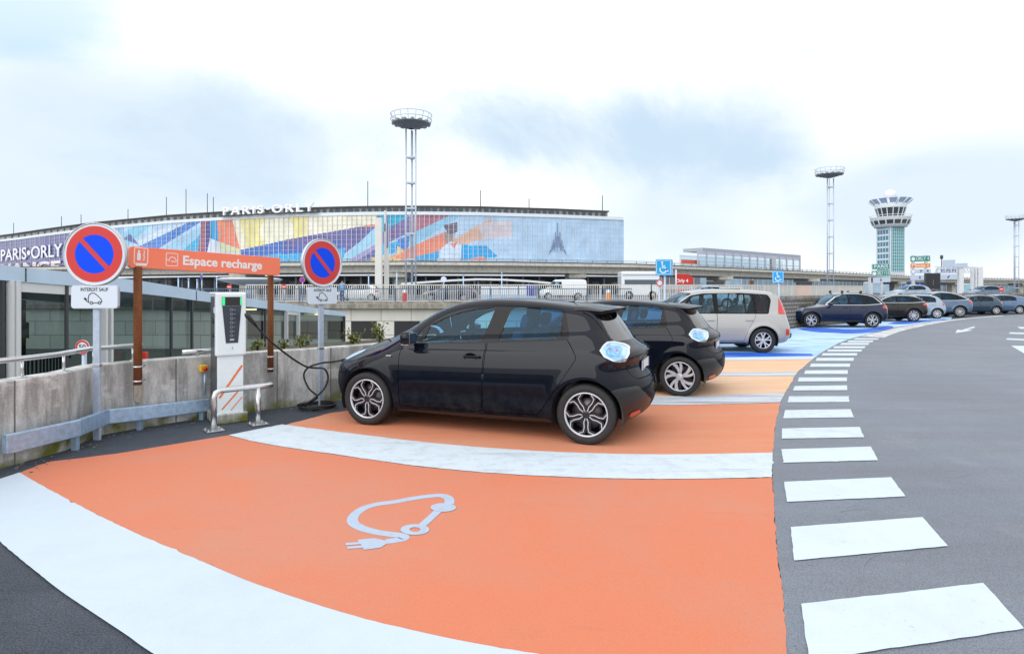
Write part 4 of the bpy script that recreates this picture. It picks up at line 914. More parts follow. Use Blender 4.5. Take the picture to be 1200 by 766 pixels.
# ---- charging post
rz = R(38); cx, cy = gp(253.5, 497.5)      # front left foot
PWH = mat('charger_white', (.76, .87, .92), .35, noise=.03, scale=5, coat=.3); PGR = mat('charger_grey', (.055, .065, .08), .4); PSC = mat('charger_panel', (.035, .05, .07), .25)
root = thing('charging_post', 'white and grey electric charging post with orange slanted stripes, behind the steel hoop', 'charging station', (cx, cy, 0), rz)
W_, D_, H_ = .325, .38, 1.56
b = MB(); b.box((W_ / 2, D_ / 2, .06), (W_ + .05, D_ + .06, .12), bevel=.015); b.build('plinth', CONC, root)
b = MB(); b.box((W_ / 2 + .005, D_ / 2 + .03, .80), (W_ - .01, D_ - .08, 1.45), bevel=.01); b.build('side_casing', PGR, root)
b = MB(); b.box((W_ / 2, .035, .47), (W_ - .035, .05, .74), bevel=.008); lp = b.build('lower_panel', PWH, root)
b = MB(); b.box((W_ / 2, .025, 1.19), (W_ + .015, .085, .76), bevel=.018); b.box((W_ / 2, .18, 1.562), (W_ + .015, .36, .028), bevel=.01); hd = b.build('head', PWH, root)
FM = plane_mtx((W_ / 2, -.0185, 1.2), (1, 0, 0))
b = MB(); b.prism([(-.105, .32), (.115, .32), (.115, .215), (-.105, .215)], FM, .003); b.build('socket_bay', BLK, hd)
b = MB(); b.prism([(-.102, .212), (.112, .212), (.075, -.235), (-.062, -.235)], FM, .003); b.build('screen_panel', PSC, hd)
GREENL = mat('green_status_light', (.02, .45, .15), .3, emit=1.2)
b = MB(); b.prism([(-.102, .316), (-.072, .316), (-.072, .22), (-.102, .22)], FM, .005); b.prism([(.098, .316), (.113, .316), (.113, .22), (.098, .22)], FM, .005); b.build('status_light', GREENL, hd)
ico = mat('panel_icon_grey', (.45, .5, .55), .5); b = MB()
for k in range(7):
    y = .165 - k * .052
    for q in ribbon(circ(.014, 12, .0, y), .003, True): b.prism([(v.x, v.y) for v in q], FM @ Matrix.Translation((0, 0, .003)), .001)
    b.prism([(.025, y - .002), (.045 - .002 * k, y - .002), (.045 - .002 * k, y + .002), (.025, y + .002)], FM @ Matrix.Translation((0, 0, .003)), .001)
b.prism([(-.02, -.205), (.028, -.205), (.032, -.185), (-.016, -.185)], FM @ Matrix.Translation((0, 0, .003)), .001); b.build('panel_icons', ico, hd)
b = MB(); b.prism([(.0, -.31), (.025, -.31), (.0125, -.27)], FM, .001); b.build('small_emblem', mat('pale_blue_emblem', (.35, .5, .7), .5), hd)
OST = mat('orange_stripe_vinyl', (.82, .20, .05), .45); b = MB(); LM = plane_mtx((W_ / 2, .0095, .47), (1, 0, 0))
for (x0, y0, x1, y1, ww) in ((-.128, -.16, .128, .215, .026), (-.10, -.30, .128, -.045, .018), (.0, -.32, .128, -.17, .011)):
    for q in ribbon([(x0, y0), (x1, y1)], ww): b.prism([(v.x, v.y) for v in q], LM, .001)
b.build('orange_stripes', OST, lp)
b = MB(); b.box((-.0005, .10, 1.36), (.006, .07, .07), bevel=.001); b.build('side_sticker', SIGNW, root)
for z, r_ in ((1.24, .038), (1.06, .026)):
    b = MB(); b.cyl((-.004, .11, z), r_, .03, 18, 'x'); b.build('side_socket', BLK, root)
b = MB(); b.tube([(W_ + .02, .06, 1.30), (W_ + .05, .02, 1.26), (W_ + .085, -.0, 1.20)], [.03, .026, .02], 12); b.build('plug_holder', BLK, root)
# ---- steel hoop
q1, q2 = gp(250.5, 505), gp(302.5, 497.5)
root = thing('hoop_guard', 'bent stainless steel hoop guard bolted down in front of the charging post', 'guard rail', (q1[0], q1[1], 0))
dv = Vector((q2[0] - q1[0], q2[1] - q1[1], 0)); du = dv.normalized(); zt = .455; P1 = Vector((q1[0], q1[1], 0)); P2 = Vector((q2[0], q2[1], 0))
up = Vector((0, 0, 1)); bk = Vector((-du.y, du.x, 0)); E_ = P2 + du * .16 + up * zt
pts = [P1 + up * .01, P1 + up * (zt - .08), P1 + up * (zt - .025) + du * .02, P1 + up * zt + du * .07, P1.lerp(P2, .5) + up * zt, P2 + up * zt, E_ - du * .06, E_ + bk * .03, E_ + bk * .12]
b = MB(); b.tube(pts, .032, 16); b.build('hoop_tube', STEELB, root, True)
b = MB(); b.tube([P2 + up * .01, P2 + up * (zt - .01)], .030, 16); b.build('leg', STEELB, root, True)
for P in (P1, P2):
    b = MB(); b.box((P.x, P.y, .012), (.19, .19, .014), rz=math.atan2(du.y, du.x), bevel=.003)
    for sx in (-1, 1):
        for sy in (-1, 1):
            v = P + du * .07 * sx + bk * .07 * sy; b.cyl((v.x, v.y, .026), .011, .014, 6)
    b.build('base_plate', STEELB, root, True)
# ---- stub of another rail behind the post, emergency stop
b = MB(); s0 = toward(hr[6], hr[5], .08); b.tube([(s0[0] - .13, s0[1] - .12, .83), (s0[0] + .12, s0[1] + .1, .83)], .03, 12); b.cyl((s0[0], s0[1], .79), .014, .06, 8)
tag(b.build('rail_stub', STEELB), 'short steel rail stub on the wall top, half hidden by the charging post', 'handrail')
ex, ey = toward(gb[5], gb[6], .93)
root = thing('emergency_stop', 'yellow box with red stop button on the concrete wall left of the charging post', 'stop button', (ex, ey, 0))
dw = Vector((WALL[6][0] - WALL[5][0], WALL[6][1] - WALL[5][1], 0)).normalized(); Me = plane_mtx((ex, ey, Z_(431.7, ey)), dw)
b = MB(); b.box((0, 0, -.02), (.085, .085, .07), bevel=.008, mtx=Me); b.build('box', mat('safety_yellow', (.75, .50, .02), .45), root, True)
b = MB(); b.lathe([(.001, .05), (.024, .046), (.028, .03), (.016, .02), (.016, .0)], (0, 0, 0), 18); bmesh.ops.transform(b.bm, matrix=Me @ Matrix.Translation((0, 0, .01)), verts=b.bm.verts[:]); b.build('button', mat('stop_red', (.6, .02, .01), .3), root, True)
b = MB(); b.tube([(ex, ey + .02, .30), (ex, ey + .02, Z_(431.7, ey) - .04)], .014, 10); b.build('conduit', GALV, root, True)
# ---- charging cable
def P3(px, py, d): return at(px, py, d)
cp = [P3(290, 370, 7.05), P3(296, 377, 7.1), P3(314, 397, 7.3), P3(340, 418, 7.6), P3(358, 429, 7.85), P3(370, 431, 7.98), P3(380, 432, 8.0), P3(384.5, 442, 8.05), P3(380, 455, 8.0), P3(369, 466, 7.95), P3(358, 474, 7.9), P3(362, 479, 8.0)]
nose = Vector((*(Matrix.Translation(Vector(zoe['loc'])) @ Matrix.Rotation(zoe['rz'], 4, 'Z') @ Vector((-.80, -.02, .66))),))
zc = .03
for k in range(34):
    a = k * 2 * PI / 12 - 1.2; cp.append(Vector((X_(371, 8.02) + .24 * math.cos(a), 8.05 + .20 * math.sin(a), .03 + .008 * (k // 12) * 2 + .003 * (k % 5))))
cp += [P3(372, 466, 8.02), P3(362, 455, 7.98), P3(356, 440, 7.98), P3(362, 430, 7.95), P3(378, 425, 7.95), nose + Vector((-.25, -.05, -.03)), nose + Vector((-.06, 0, 0)), nose]
def dense(pts, n=5):
    out = []
    for i in range(len(pts) - 1):
        p0, p1, p2, p3 = pts[max(i - 1, 0)], pts[i], pts[i + 1], pts[min(i + 2, len(pts) - 1)]
        for k in range(n):
            t = k / n; out.append(.5 * ((2 * p1) + (p2 - p0) * t + (2 * p0 - 5 * p1 + 4 * p2 - p3) * t * t + (3 * p1 - p0 - 3 * p2 + p3) * t ** 3))
    return out + [pts[-1]]
b = MB(); b.tube(dense(cp, 4), .0125, 8)
root = thing('charging_cable', 'black charging cable looped round the sign post, plugged into the front of the black car', 'cable', tuple(cp[20]))
b.build('cable', mat('cable_black', (.012, .012, .014), .5), root, True)
b = MB(); b.tube([cp[0] + Vector((-.015, 0, .03)), cp[0], cp[1], cp[1].lerp(cp[2], .25)], [.026, .03, .026, .014], 12); b.build('connector', BLK, root, True)
b = MB(); b.tube([nose + Vector((-.14, -.02, -.012)), nose + Vector((-.05, 0, 0)), nose + Vector((.06, .0, 0))], [.018, .03, .03], 12); b.build('connector', BLK, root, True)
# ---- leaves showing above the wall
LEAFS = [mat('leaf_green', (.07, .11, .02), .7, noise=.4, scale=9), mat('leaf_yellow_green', (.17, .17, .03), .7, noise=.3, scale=9)]
def shrub(name, label, c, rad, hgt, n, ls, tone=0, group=None):
    root = thing(name, label, 'shrub', (c[0], c[1], c[2]), group=group)
    s = MB()
    tips = []
    for k in range(7):
        a = RNG.uniform(0, 2 * PI); q = rad * RNG.uniform(.2, .8); tip = Vector((q * math.cos(a), q * math.sin(a), hgt * RNG.uniform(.6, 1.)))
        s.tube([(0, 0, 0), tip * .5 + Vector((0, 0, .05)), tip], [.008, .006, .003], 5); tips.append(tip)
    s.build('stems', mat('shrub_stem', (.08, .055, .03), .8), root)
    f = MB()
    for k in range(n):
        t = tips[RNG.integers(len(tips))]; p = t * RNG.uniform(.3, 1.05) + Vector(RNG.normal(0, rad * .22, 3).tolist()); p.z = max(p.z, .02)
        u = Vector(RNG.normal(0, 1, 3).tolist()).normalized(); v = u.cross(Vector(RNG.normal(0, 1, 3).tolist())).normalized(); l = ls * RNG.uniform(.6, 1.3)
        f.mi = int(RNG.random() < .45)
        f._f([f.bm.verts.new(p), f.bm.verts.new(p + u * l * .5 + v * l * .28), f.bm.verts.new(p + u * l), f.bm.verts.new(p + u * l * .5 - v * l * .28)])
    f.build('leaves', LEAFS if tone == 0 else LEAFS[::-1], root, fix=False); return root
for px, d, hh, n, rd, lab in ((414, 9.6, .16, 170, .24, 'yellow green shrub behind the wall, left of the taller shoot'), (445, 9.9, .34, 150, .16, 'taller green shoot rising behind the wall in front of the black car'), (352, 8.9, .16, 110, .22, 'small green plants behind the wall between the rusty post and the second sign'), (332, 8.7, .12, 70, .14, 'sparse low green tuft just right of the rusty post behind the wall'), (302, 8.45, .15, 70, .12, 'green tuft peeping over the wall right of the charging post')):
    shrub('wall_shrub', lab, (X_(px, d), d, .74), rd, hh, n, .055, group='shrubs peeping over the parapet wall')
pb = MB(); bi = off_path(WALL, .225); pb.wall([toward(bi[6], bi[7], .3), bi[7], bi[8], bi[9]], -2.25, .72, 1.1, 1); struct(pb.build('planting_bed', ground_mat('soil', (.06, .05, .035), [(8, .45, .6, (.09, .08, .04), .8)])))

# grit and fallen leaves along the wall foot; a few scrapes in the road
lit = MB(); ft = off_path(WALL, -.02)
for k in range(420):
    i = int(RNG.integers(1, 8)); q = toward(ft[i], ft[i + 1], RNG.random()); nn = off_path(WALL, -.02 - abs(RNG.normal(0, .16)))[i]; dx, dy = nn[0] - ft[i][0], nn[1] - ft[i][1]
    c = Vector((q[0] + dx, q[1] + dy, .006)); s_ = RNG.uniform(.006, .022); a = RNG.uniform(0, 6.28); lit.mi = int(RNG.random() < .4)
    lit._f([lit.bm.verts.new(c + Vector((s_ * math.cos(a + t) * w_, s_ * math.sin(a + t) * w_, RNG.uniform(0, .008)))) for t, w_ in ((0, 1), (1.57, .45), (3.14, 1), (4.71, .45))])
tag(lit.build('leaf_litter', [mat('dead_leaf', (.09, .055, .03), .9), mat('pale_grit', (.22, .21, .19), .9)], fix=False), 'small dead leaves and grit along the foot of the parapet wall', 'litter', kind='stuff')
SCR = ground_mat('pale_scrape', (.24, .265, .31), [(30, .45, .6, (.2, .21, .235), .8)], .8, .3, 200, .2)
for pts in ([(1011, 706), (1010, 682), (1013, 662), (1024, 652), (1034, 650)], [(1120, 560), (1140, 556), (1150, 557)], [(985, 600), (1004, 597), (1020, 598)]):
    P = smooth_px(pts, 6); qs = ribbon(P, .004); sc_ = MB()
    for q in qs: sc_.sheet([(v.x, v.y, .0075) for v in q])
    for f in sc_.bm.faces:
        f.normal_update()
        if f.normal.z < 0: f.normal_flip()
    struct(sc_.build('road_scrape', SCR, fix=False))
# ================================================================ background
PALEM = mat('pale_metal_cladding', (.54, .69, .86), .45, .1, noise=.08, scale=1.2)
WFRAME = mat('white_frame', (.72, .74, .76), .45); DGREY = mat('dark_grey_metal', (.05, .055, .06), .5)
PAV_G = glass_mat('pavilion_glass', (.17, .235, .24), .01, 1.55)
# ---- glass pavilion behind the wall
ctl = [(-70, 9.2, 306, 322), (0, 10, 310, 328), (30, 10.3, 313.5, 330.5), (87, 11.2, 319.5, 335), (128, 12, 324.3, 340), (165, 12.9, 329, 344), (202, 14, 335, 348.2), (230, 15, 340, 352), (288, 17.8, 349, 359), (334, 20.8, 355.3, 364), (352, 22.2, 358, 365.7), (380, 24.3, 362.3, 368.5), (405, 26, 366, 370.5)]
ppt = [(X_(p, d), d) for p, d, a, c in ctl]; pzt = [Z_(a, d) for p, d, a, c in ctl]; pzb = [Z_(c, d) for p, d, a, c in ctl]
root = thing('glass_pavilion', 'low glass walled pavilion with pale metal roof edge sloping down behind the parapet wall', 'pavilion', (ppt[3][0], ppt[3][1], -2.3))
b = MB(); b.wall(ppt, pzb, pzt, .12, 1); b.build('roof_edge', PALEM, root, True)
b = MB(); ins = off_path(ppt, 4.2)
for i in range(len(ppt) - 1):
    b._f([b.bm.verts.new((*p, z)) for p, z in ((ppt[i], pzt[i] - .02), (ppt[i + 1], pzt[i + 1] - .02), (ins[i + 1], pzt[i + 1] - .02), (ins[i], pzt[i] - .02))])
    b._f([b.bm.verts.new((*p, z)) for p, z in ((ppt[i], pzb[i] + .01), (ppt[i + 1], pzb[i + 1] + .01), (ins[i + 1], pzb[i + 1] + .01), (ins[i], pzb[i] + .01))])
b.build('roof', PALEM, root, True, fix=False)
b = MB()
for i in range(0, len(ppt)):
    p = ppt[i]; n = off_path(ppt, -.004)[i]
    if i in (2, 5, 7, 8): b.bar((n[0], n[1] , pzb[i] + .01), (n[0], n[1], pzt[i] - .01), .02, .012)
b.build('edge_joints', DGREY, root, True)
gp_ = off_path(ppt, .08)
for i in range(len(ppt) - 1):
    q = MB(); a, c = gp_[i], gp_[i + 1]; q._f([q.bm.verts.new(v) for v in ((a[0], a[1], -2.25), (c[0], c[1], -2.25), (c[0], c[1], pzb[i + 1]), (a[0], a[1], pzb[i]))]); q.build('glass_pane', PAV_G, root, True, fix=False)
def pav(px):
    for i in range(len(ctl) - 1):
        if ctl[i][0] <= px <= ctl[i + 1][0]:
            t = (px - ctl[i][0]) / (ctl[i + 1][0] - ctl[i][0]); a, c = off_path(ppt, .03)[i], off_path(ppt, .03)[i + 1]
            return a[0] + (c[0] - a[0]) * t, a[1] + (c[1] - a[1]) * t, pzb[i] + (pzb[i + 1] - pzb[i]) * t
for px, w, m in ((3, .08, DGREY), (13.5, .10, WFRAME), (21, .10, WFRAME), (79, .04, DGREY), (124, .10, WFRAME), (131, .08, WFRAME), (165, .05, DGREY), (202, .05, DGREY), (226, .05, DGREY), (258, .05, DGREY), (288, .05, DGREY), (310, .05, DGREY), (336, .14, WFRAME), (350, .14, WFRAME), (378, .06, DGREY), (404, .10, DGREY)):
    x, y, z = pav(px); b = MB(); b.bar((x, y, -2.25), (x, y, z), w, .06); b.build('mullion', m, root, True)
def pav_bar(p0, p1, dz0, dz1, m, nm, th=.07):
    q = MB(); k = [p0] + [c[0] for c in ctl if p0 < c[0] < p1] + [p1]; P = [pav(x) for x in k]
    q.wall([(p[0], p[1]) for p in P], [p[2] + dz0 for p in P], [p[2] + dz1 for p in P], th, 1); q.build(nm, m, root, True)
pav_bar(14, 92, -.17, 0, WFRAME, 'door_head'); pav_bar(92, 128, -.12, 0, WFRAME, 'door_head'); pav_bar(336, 350, -.12, 0, WFRAME, 'door_head'); pav_bar(232, 404, -1.62, -1.52, GALV, 'inner_rail')
b = MB(); b.wall([(p[0], p[1]) for p in off_path(ppt, 4.3)][:8], -2.25, [z - .0 for z in pzb][:8], .1, 1); b.build('back_wall', mat('pavilion_back_wall', (.16, .165, .16), .8, noise=.25, scale=.8), root, True)
b = MB(); iw = off_path(ppt, 4.25)[:8]; b.wall([(p[0], p[1]) for p in iw], [z - .95 for z in pzb][:8], [z - .55 for z in pzb][:8], .03, -1); b.build('light_band', mat('beige_panel', (.50, .49, .44), .7), root, True)
b = MB(); b.wall([(p[0], p[1]) for p in off_path(ppt, 3.2)][:8], [z - 1.45 for z in pzb][:8], [z - 1.38 for z in pzb][:8], .04, -1)
for i in range(7):
    a, c = off_path(ppt, 3.2)[i], off_path(ppt, 3.2)[i + 1]
    for k in range(9): t = k / 9; b.bar((a[0] + (c[0] - a[0]) * t, a[1] + (c[1] - a[1]) * t, -2.25), (a[0] + (c[0] - a[0]) * t, a[1] + (c[1] - a[1]) * t, pzb[i] - 1.4), .03, .03)
b.build('inner_rail', DGREY, root, True)
x, y, z = pav(137); b = MB(); b.box((x + .25, y + .5, Z_(422, y)), (.16, .12, .24), bevel=.02); b.build('extinguisher_box', mat('extinguisher_red', (.6, .04, .02), .4), root, True)
for px, py in ((262, 362.5), (355, 368.5)):
    x, y, z = pav(px); b = MB(); b.box((x, y + 1.2, Z_(py, y + 1.2)), (.7, .12, .04)); b.build('ceiling_lamp', mat('warm_lamp', (.9, .75, .4), .5, emit=1.0), root, True)
# round 50 sign seen behind the rail
x, y = X_(97, 8.4), 8.4
root = thing('speed_sign', 'small round 50 speed limit sign between the parapet wall and the glass pavilion', 'road sign', (x, y, -2.3))
b = MB(); b.tube([(x, y + .03, -2.3), (x, y + .03, Z_(404, y))], .03, 10); b.build('post', POST, root, True)
M = plane_mtx((x, y, Z_(406.5, y)), (1, 0, 0)); b = MB(); b.prism(circ(.10, 32), M, .01); b.build('round_plate', SIGNW, root, True)
b = MB()
for q in ribbon(circ(.083, 32), .028, True): b.prism([(v.x, v.y) for v in q], M, .0125)
b.build('red_ring', SRED, root, True); text('lettering', '50', .10, M @ Matrix.Translation((0, -.002, .0125)), SINK, root, True, extrude=.0005, bold=.001)

# ---- retaining wall with ledge and louvres, railings
def brick_mat(name, c1, c2, mortar, w, h, ms=.012, scale=1.):
    if name in MATS: return MATS[name]
    m = ground_mat(name, c1, [((.8, .8, .3), .45, .75, tuple(c * .7 for c in c1), .45), (8, .5, .75, c2, .5)], .9, .2, 60, .12)
    N, L = m.node_tree.nodes, m.node_tree.links; b = N['Principled BSDF']; src = b.inputs['Base Color'].links[0].from_socket
    tc = N.new('ShaderNodeTexCoord'); s = N.new('ShaderNodeSeparateXYZ'); L.new(tc.outputs['Object'], s.inputs[0])
    ad = N.new('ShaderNodeMath'); ad.operation = 'ADD'; L.new(s.outputs['X'], ad.inputs[0]); L.new(s.outputs['Y'], ad.inputs[1])
    c = N.new('ShaderNodeCombineXYZ'); L.new(ad.outputs[0], c.inputs['X']); L.new(s.outputs['Z'], c.inputs['Y'])
    k = N.new('ShaderNodeTexBrick'); k.inputs['Scale'].default_value = 1; k.inputs['Brick Width'].default_value = w; k.inputs['Row Height'].default_value = h
    k.inputs['Mortar Size'].default_value = ms; k.inputs['Color1'].default_value = (1, 1, 1, 1); k.inputs['Color2'].default_value = (.82, .82, .8, 1); k.inputs['Mortar'].default_value = (*mortar, 1)
    L.new(c.outputs[0], k.inputs['Vector']); x = N.new('ShaderNodeMixRGB'); x.blend_type = 'MULTIPLY'; x.inputs['Fac'].default_value = 1
    L.new(src, x.inputs['Color1']); L.new(k.outputs['Color'], x.inputs['Color2']); L.new(x.outputs[0], b.inputs['Base Color']); return m
BLOCK = brick_mat('pale_block_stone', (.74, .74, .70), (.80, .79, .76), (.45, .43, .4), 2.0, .92, .025)
STONE = brick_mat('rough_grey_stone', (.33, .31, .27), (.42, .40, .35), (.35, .33, .3), .45, .16, .03)
LEDGE = conc_mat('weathered_ledge', (.36, .34, .30), (.16, .15, .13))
root = thing('retaining_wall', 'pale block retaining wall with dark louvre vents and a concrete ledge across the lower road', 'wall', (-10, 40, -2.3))
b = MB(); b.box((-33, 39.85, -.85), (94, .3, 2.9)); b.build('wall', BLOCK, root, True)
b = MB(); b.box((-33, 39.7, .55), (94, .75, .34), bevel=.03); b.box((-33, 39.95, .78), (94, .4, .13), bevel=.02); b.build('ledge', LEDGE, root, True)
for x0, x1 in ((384, 402), (411.5, 441.5), (462, 492), (512, 540), (330, 372), (290, 318)):
    f = MB(); xa, xb = X_(x0, 39.7), X_(x1, 39.7); zb_, zt_ = Z_(397, 39.7), Z_(376, 39.7)
    f.box(((xa + xb) / 2, 39.70, (zb_ + zt_) / 2), (xb - xa, .06, zt_ - zb_))
    for k in range(8): f.box(((xa + xb) / 2, 39.66, zb_ + (k + .5) * (zt_ - zb_) / 8), (xb - xa - .1, .03, .06))
    f.build('louvre_vent', mat('louvre_dark', (.022, .024, .028), .5), root, True)
def railing(name, label, path, z0, zt, sp_, m, bar=.025, rail=.05, post_every=3.2):
    root = thing(name, label, 'railing', (*path[0], z0)); b = MB(); p = MB()
    for i in range(len(path) - 1):
        a, c = Vector((*path[i], 0)), Vector((*path[i + 1], 0)); L = (c - a).length; d = (c - a) / L
        b.bar(a + Vector((0, 0, zt)), c + Vector((0, 0, zt)), rail, rail); b.bar(a + Vector((0, 0, z0 + .12)), c + Vector((0, 0, z0 + .12)), rail * .7, rail * .7)
        n = int(L / sp_)
        for k in range(n + 1):
            q = a + d * (L * k / n); b.bar(q + Vector((0, 0, z0 + .12)), q + Vector((0, 0, zt)), bar, bar)
        for k in range(int(L / post_every) + 1):
            q = a + d * (k * post_every); pp = MB(); pp.bar(q + Vector((0, 0, z0)), q + Vector((0, 0, zt + .03)), .07, .07); pp.build('post', m, root, True)
    b.build('bars', m, root, True)
BRAIL = mat('blue_grey_rail', (.10, .15, .22), .5, .3); WRAIL = mat('pale_fence_paint', (.66, .65, .60), .5, .1)
railing('pedestrian_railing', 'blue grey railing of upright bars on top of the pale block retaining wall', [(-27, 39.9), (8, 39.9)], .82, Z_(338.2, 39.9), .125, BRAIL)
railing('pedestrian_railing', 'long pale fence of upright bars on the far side of the upper road', [(-21, 47.2), (11, 47.2), (22, 52), (36, 61)], .65, 2.02, .17, WRAIL, .05, .07, 4.)
# ---- stone wall by the far row of cars
root = thing('stone_wall', 'low rough grey stone wall with concrete coping in front of the navy SUV', 'wall', (BRICK[1][0], BRICK[1][1], 0))
b = MB(); b.wall(BRICK, -.3, 1.22, .3, 1); b.build('wall', STONE, root, True)
b = MB(); b.wall(off_path(BRICK, -.04), 1.22, 1.36, .4, 1); b.build('coping', LEDGE, root, True)

# ---- viaduct
vpx = [(-300, 125), (-100, 113), (0, 105), (150, 96), (327, 86), (480, 82.6), (600, 85), (740, 91.5), (850, 107), (960, 133), (1080, 186), (1200, 223), (1320, 262)]
vp = [(X_(p, d), d) for p, d in vpx]; CONV = conc_mat('viaduct_concrete', (.62, .60, .53), (.45, .43, .38))
root = thing('road_viaduct', 'long concrete road viaduct on piers curving across the whole view', 'viaduct', (vp[6][0], vp[6][1], .65))
b = MB(); b.wall(off_path(vp, -1.2), 5.05, 5.45, 13, 1); b.build('deck_slab', CONV, root, True)
b = MB(); b.wall(vp, 4.1, 5.05, 10, 1); b.build('girder', CONV, root, True)
b = MB(); b.wall(off_path(vp, -1.15), 5.45, 5.62, .2, 1); b.build('edge_beam', DGREY, root, True)
b = MB(); q = off_path(vp, -1.1)
for zz in (5.75, 5.95): b.wall(q, zz, zz + .06, .05, 1)
for i in range(len(q) - 1):
    a, c = Vector(q[i]), Vector(q[i + 1]); n = max(2, int((c - a).length / 2.2))
    for k in range(n): v = a.lerp(c, k / n); b.box((v.x, v.y, 5.75), (.1, .1, .5))
b.build('guard_rail', mat('rail_grey', (.25, .26, .27), .5, .4), root, True)
def vpos(px):
    for i in range(len(vpx) - 1):
        if vpx[i][0] <= px <= vpx[i + 1][0]: return vpx[i][1] + (vpx[i + 1][1] - vpx[i][1]) * (px - vpx[i][0]) / (vpx[i + 1][0] - vpx[i][0])
for px in (-60, 110, 290, 470, 674, 843, 945, 1048, 1115, 1194):
    d = vpos(px) + 4; x = X_(px, d); t = math.atan2(vp[7][1] - vp[6][1], vp[7][0] - vp[6][0]) if px < 700 else R(35)
    b = MB(); b.box((x, d, 2.0), (1.5, 2.4, 3.0), bevel=.1); b.box((x, d, 3.75), (2.6, 7, .7), rz=t * 0, bevel=.15); b.build('pier', CONV, root, True)

# ---- terminal
tctl = [(-160, 260), (-80, 232), (0, 203), (50, 182), (100, 165), (150, 155), (200, 146.5), (250, 141), (300, 136.7), (350, 133.6), (400, 131.5), (450, 130.3), (500, 130.3), (560, 131.2), (650, 135), (731, 140.2)]
TOPZ = 18.; BOTZ = 5.3
pxs = [t[0] for t in tctl]; dd = [t[1] for t in tctl]
def td(px): return float(np.interp(px, pxs, dd))
def tpt(px, off=0.): d = td(px) - off; return (X_(px, d), d)
root = thing('terminal_building', 'long airport terminal with a colourful printed glass facade and white roof lettering', 'terminal building', (*tpt(450), .65))
def sr(r, g_, b_): return tuple(((c / 255) / 12.92 if c / 255 <= .04045 else ((c / 255 + .055) / 1.055) ** 2.4) for c in (r, g_, b_))
MUR = [  # colour fields of the printed facade, in order
 ((168, 203, 236), [(-200, 240), (800, 240), (800, 320), (-200, 320)]), ((62, 62, 128), [(-200, 240), (84, 240), (84, 320), (-200, 320)]),
 ((120, 165, 220), [(84, 240), (145, 240), (145, 320), (84, 320)]), ((60, 110, 200), [(84, 280), (165, 292), (165, 320), (84, 320)]), ((110, 190, 225), [(138, 276), (160, 264), (178, 263), (150, 288)]), ((70, 85, 150), [(144, 280), (152.5, 274), (163, 287)]), ((200, 218, 236), [(160, 283), (190, 268), (228, 258), (228, 266), (172, 294)]),
 ((45, 115, 205), [(160, 290), (222, 260), (240, 257), (182, 294), (150, 305)]), ((140, 195, 230), [(182, 296), (238, 263), (236, 280), (215, 300)]), ((25, 165, 215), [(212, 296), (238, 272), (238, 300)]), ((150, 80, 105), [(236, 255), (246, 255), (242, 296), (232, 296)]), ((60, 60, 130), [(241, 264), (247, 256), (250, 296), (240, 300)]), ((20, 150, 215), [(246, 255), (255, 255), (257, 284), (248, 280)]),
 ((228, 118, 84), [(254, 255), (272, 253), (283, 294), (256, 284)]), ((238, 232, 208), [(271, 252), (442, 248), (442, 266), (282, 294)]), ((234, 222, 140), [(280, 255), (360, 250), (358, 280), (290, 292)]), ((236, 232, 205), [(325 + 20 * math.cos(a), 271 + 20 * math.sin(a)) for a in np.linspace(0, 6.283, 20)]),
 ((198, 208, 222), [(246, 279), (292, 298), (285, 310), (240, 310)]), ((205, 210, 165), [(256, 283), (284, 293), (296, 300), (258, 294)]), ((50, 95, 185), [(282, 293), (345, 279), (345, 300), (285, 315)]), ((85, 80, 150), [(335, 281), (442, 262), (442, 268), (400, 300), (330, 295)]), ((30, 160, 220), [(290, 303), (335, 295), (405, 290), (400, 320), (290, 320)]), ((55, 85, 170), [(330, 292), (400, 281), (402, 292), (330, 298)]), ((228, 130, 95), [(415, 266.5), (440, 263), (440, 265.5)]),
 ((140, 200, 232), [(398, 306), (442, 264), (442, 280), (405, 310)]), ((150, 140, 195), [(408, 305), (442, 285), (442, 300), (420, 310)]), ((75, 80, 150), [(420, 305), (442, 290), (442, 305)]), ((10, 165, 205), [(442, 250), (480, 250), (470, 262), (442, 275)]), ((108, 92, 155), [(442, 276), (478, 254), (490, 256), (486, 270), (442, 290)]),
 ((165, 95, 118), [(482, 250), (530, 252), (520, 258), (482, 276)]), ((125, 190, 228), [(478, 276), (528, 252), (542, 252), (516, 268), (484, 288), (442, 294)]), ((45, 110, 205), [(466, 280), (480, 276), (478, 296), (468, 294)]), ((30, 160, 222), [(442, 287), (468, 283), (466, 296), (442, 300)]), ((228, 122, 92), [(452, 303), (486, 287), (521, 272), (530, 284), (510, 296), (486, 302), (452, 310)]), ((222, 190, 130), [(466, 288), (474, 294), (464, 300)]), ((20, 150, 215), [(486, 301), (514, 294), (514, 320), (486, 320)]), ((236, 200, 110), [(435, 301), (470, 302), (470, 312), (435, 312)]),
 ((216, 168, 145), [(532, 280), (576, 255), (576, 276), (534, 290)]), ((205, 195, 205), [(560, 262), (600, 258), (600, 278), (565, 280)]), ((150, 135, 130), [(520, 272), (533, 272), (531, 288), (523, 285)]), ((95, 82, 105), [(519, 264), (536, 260), (536, 272), (526, 275)]), ((196, 216, 240), [(512, 306), (518, 290), (528, 283), (540, 286), (543, 312), (512, 312)]), ((222, 110, 90), [(528, 285), (536, 284), (532, 292)]), ((15, 150, 218), [(541, 287), (570, 288), (584, 301), (540, 305)]), ((225, 140, 120), [(552, 303), (566, 300), (572, 306), (552, 306)])]
me = bpy.data.meshes.new('facade_glass'); V, Fc, Cc = [], [], []
cols = np.arange(-160, 731.1, .75); rows = np.linspace(BOTZ, TOPZ, 70)
for px in cols:
    x, y = tpt(px)
    for z in rows: V.append((x, y, z))
nr = len(rows); cxs, cys = [], []
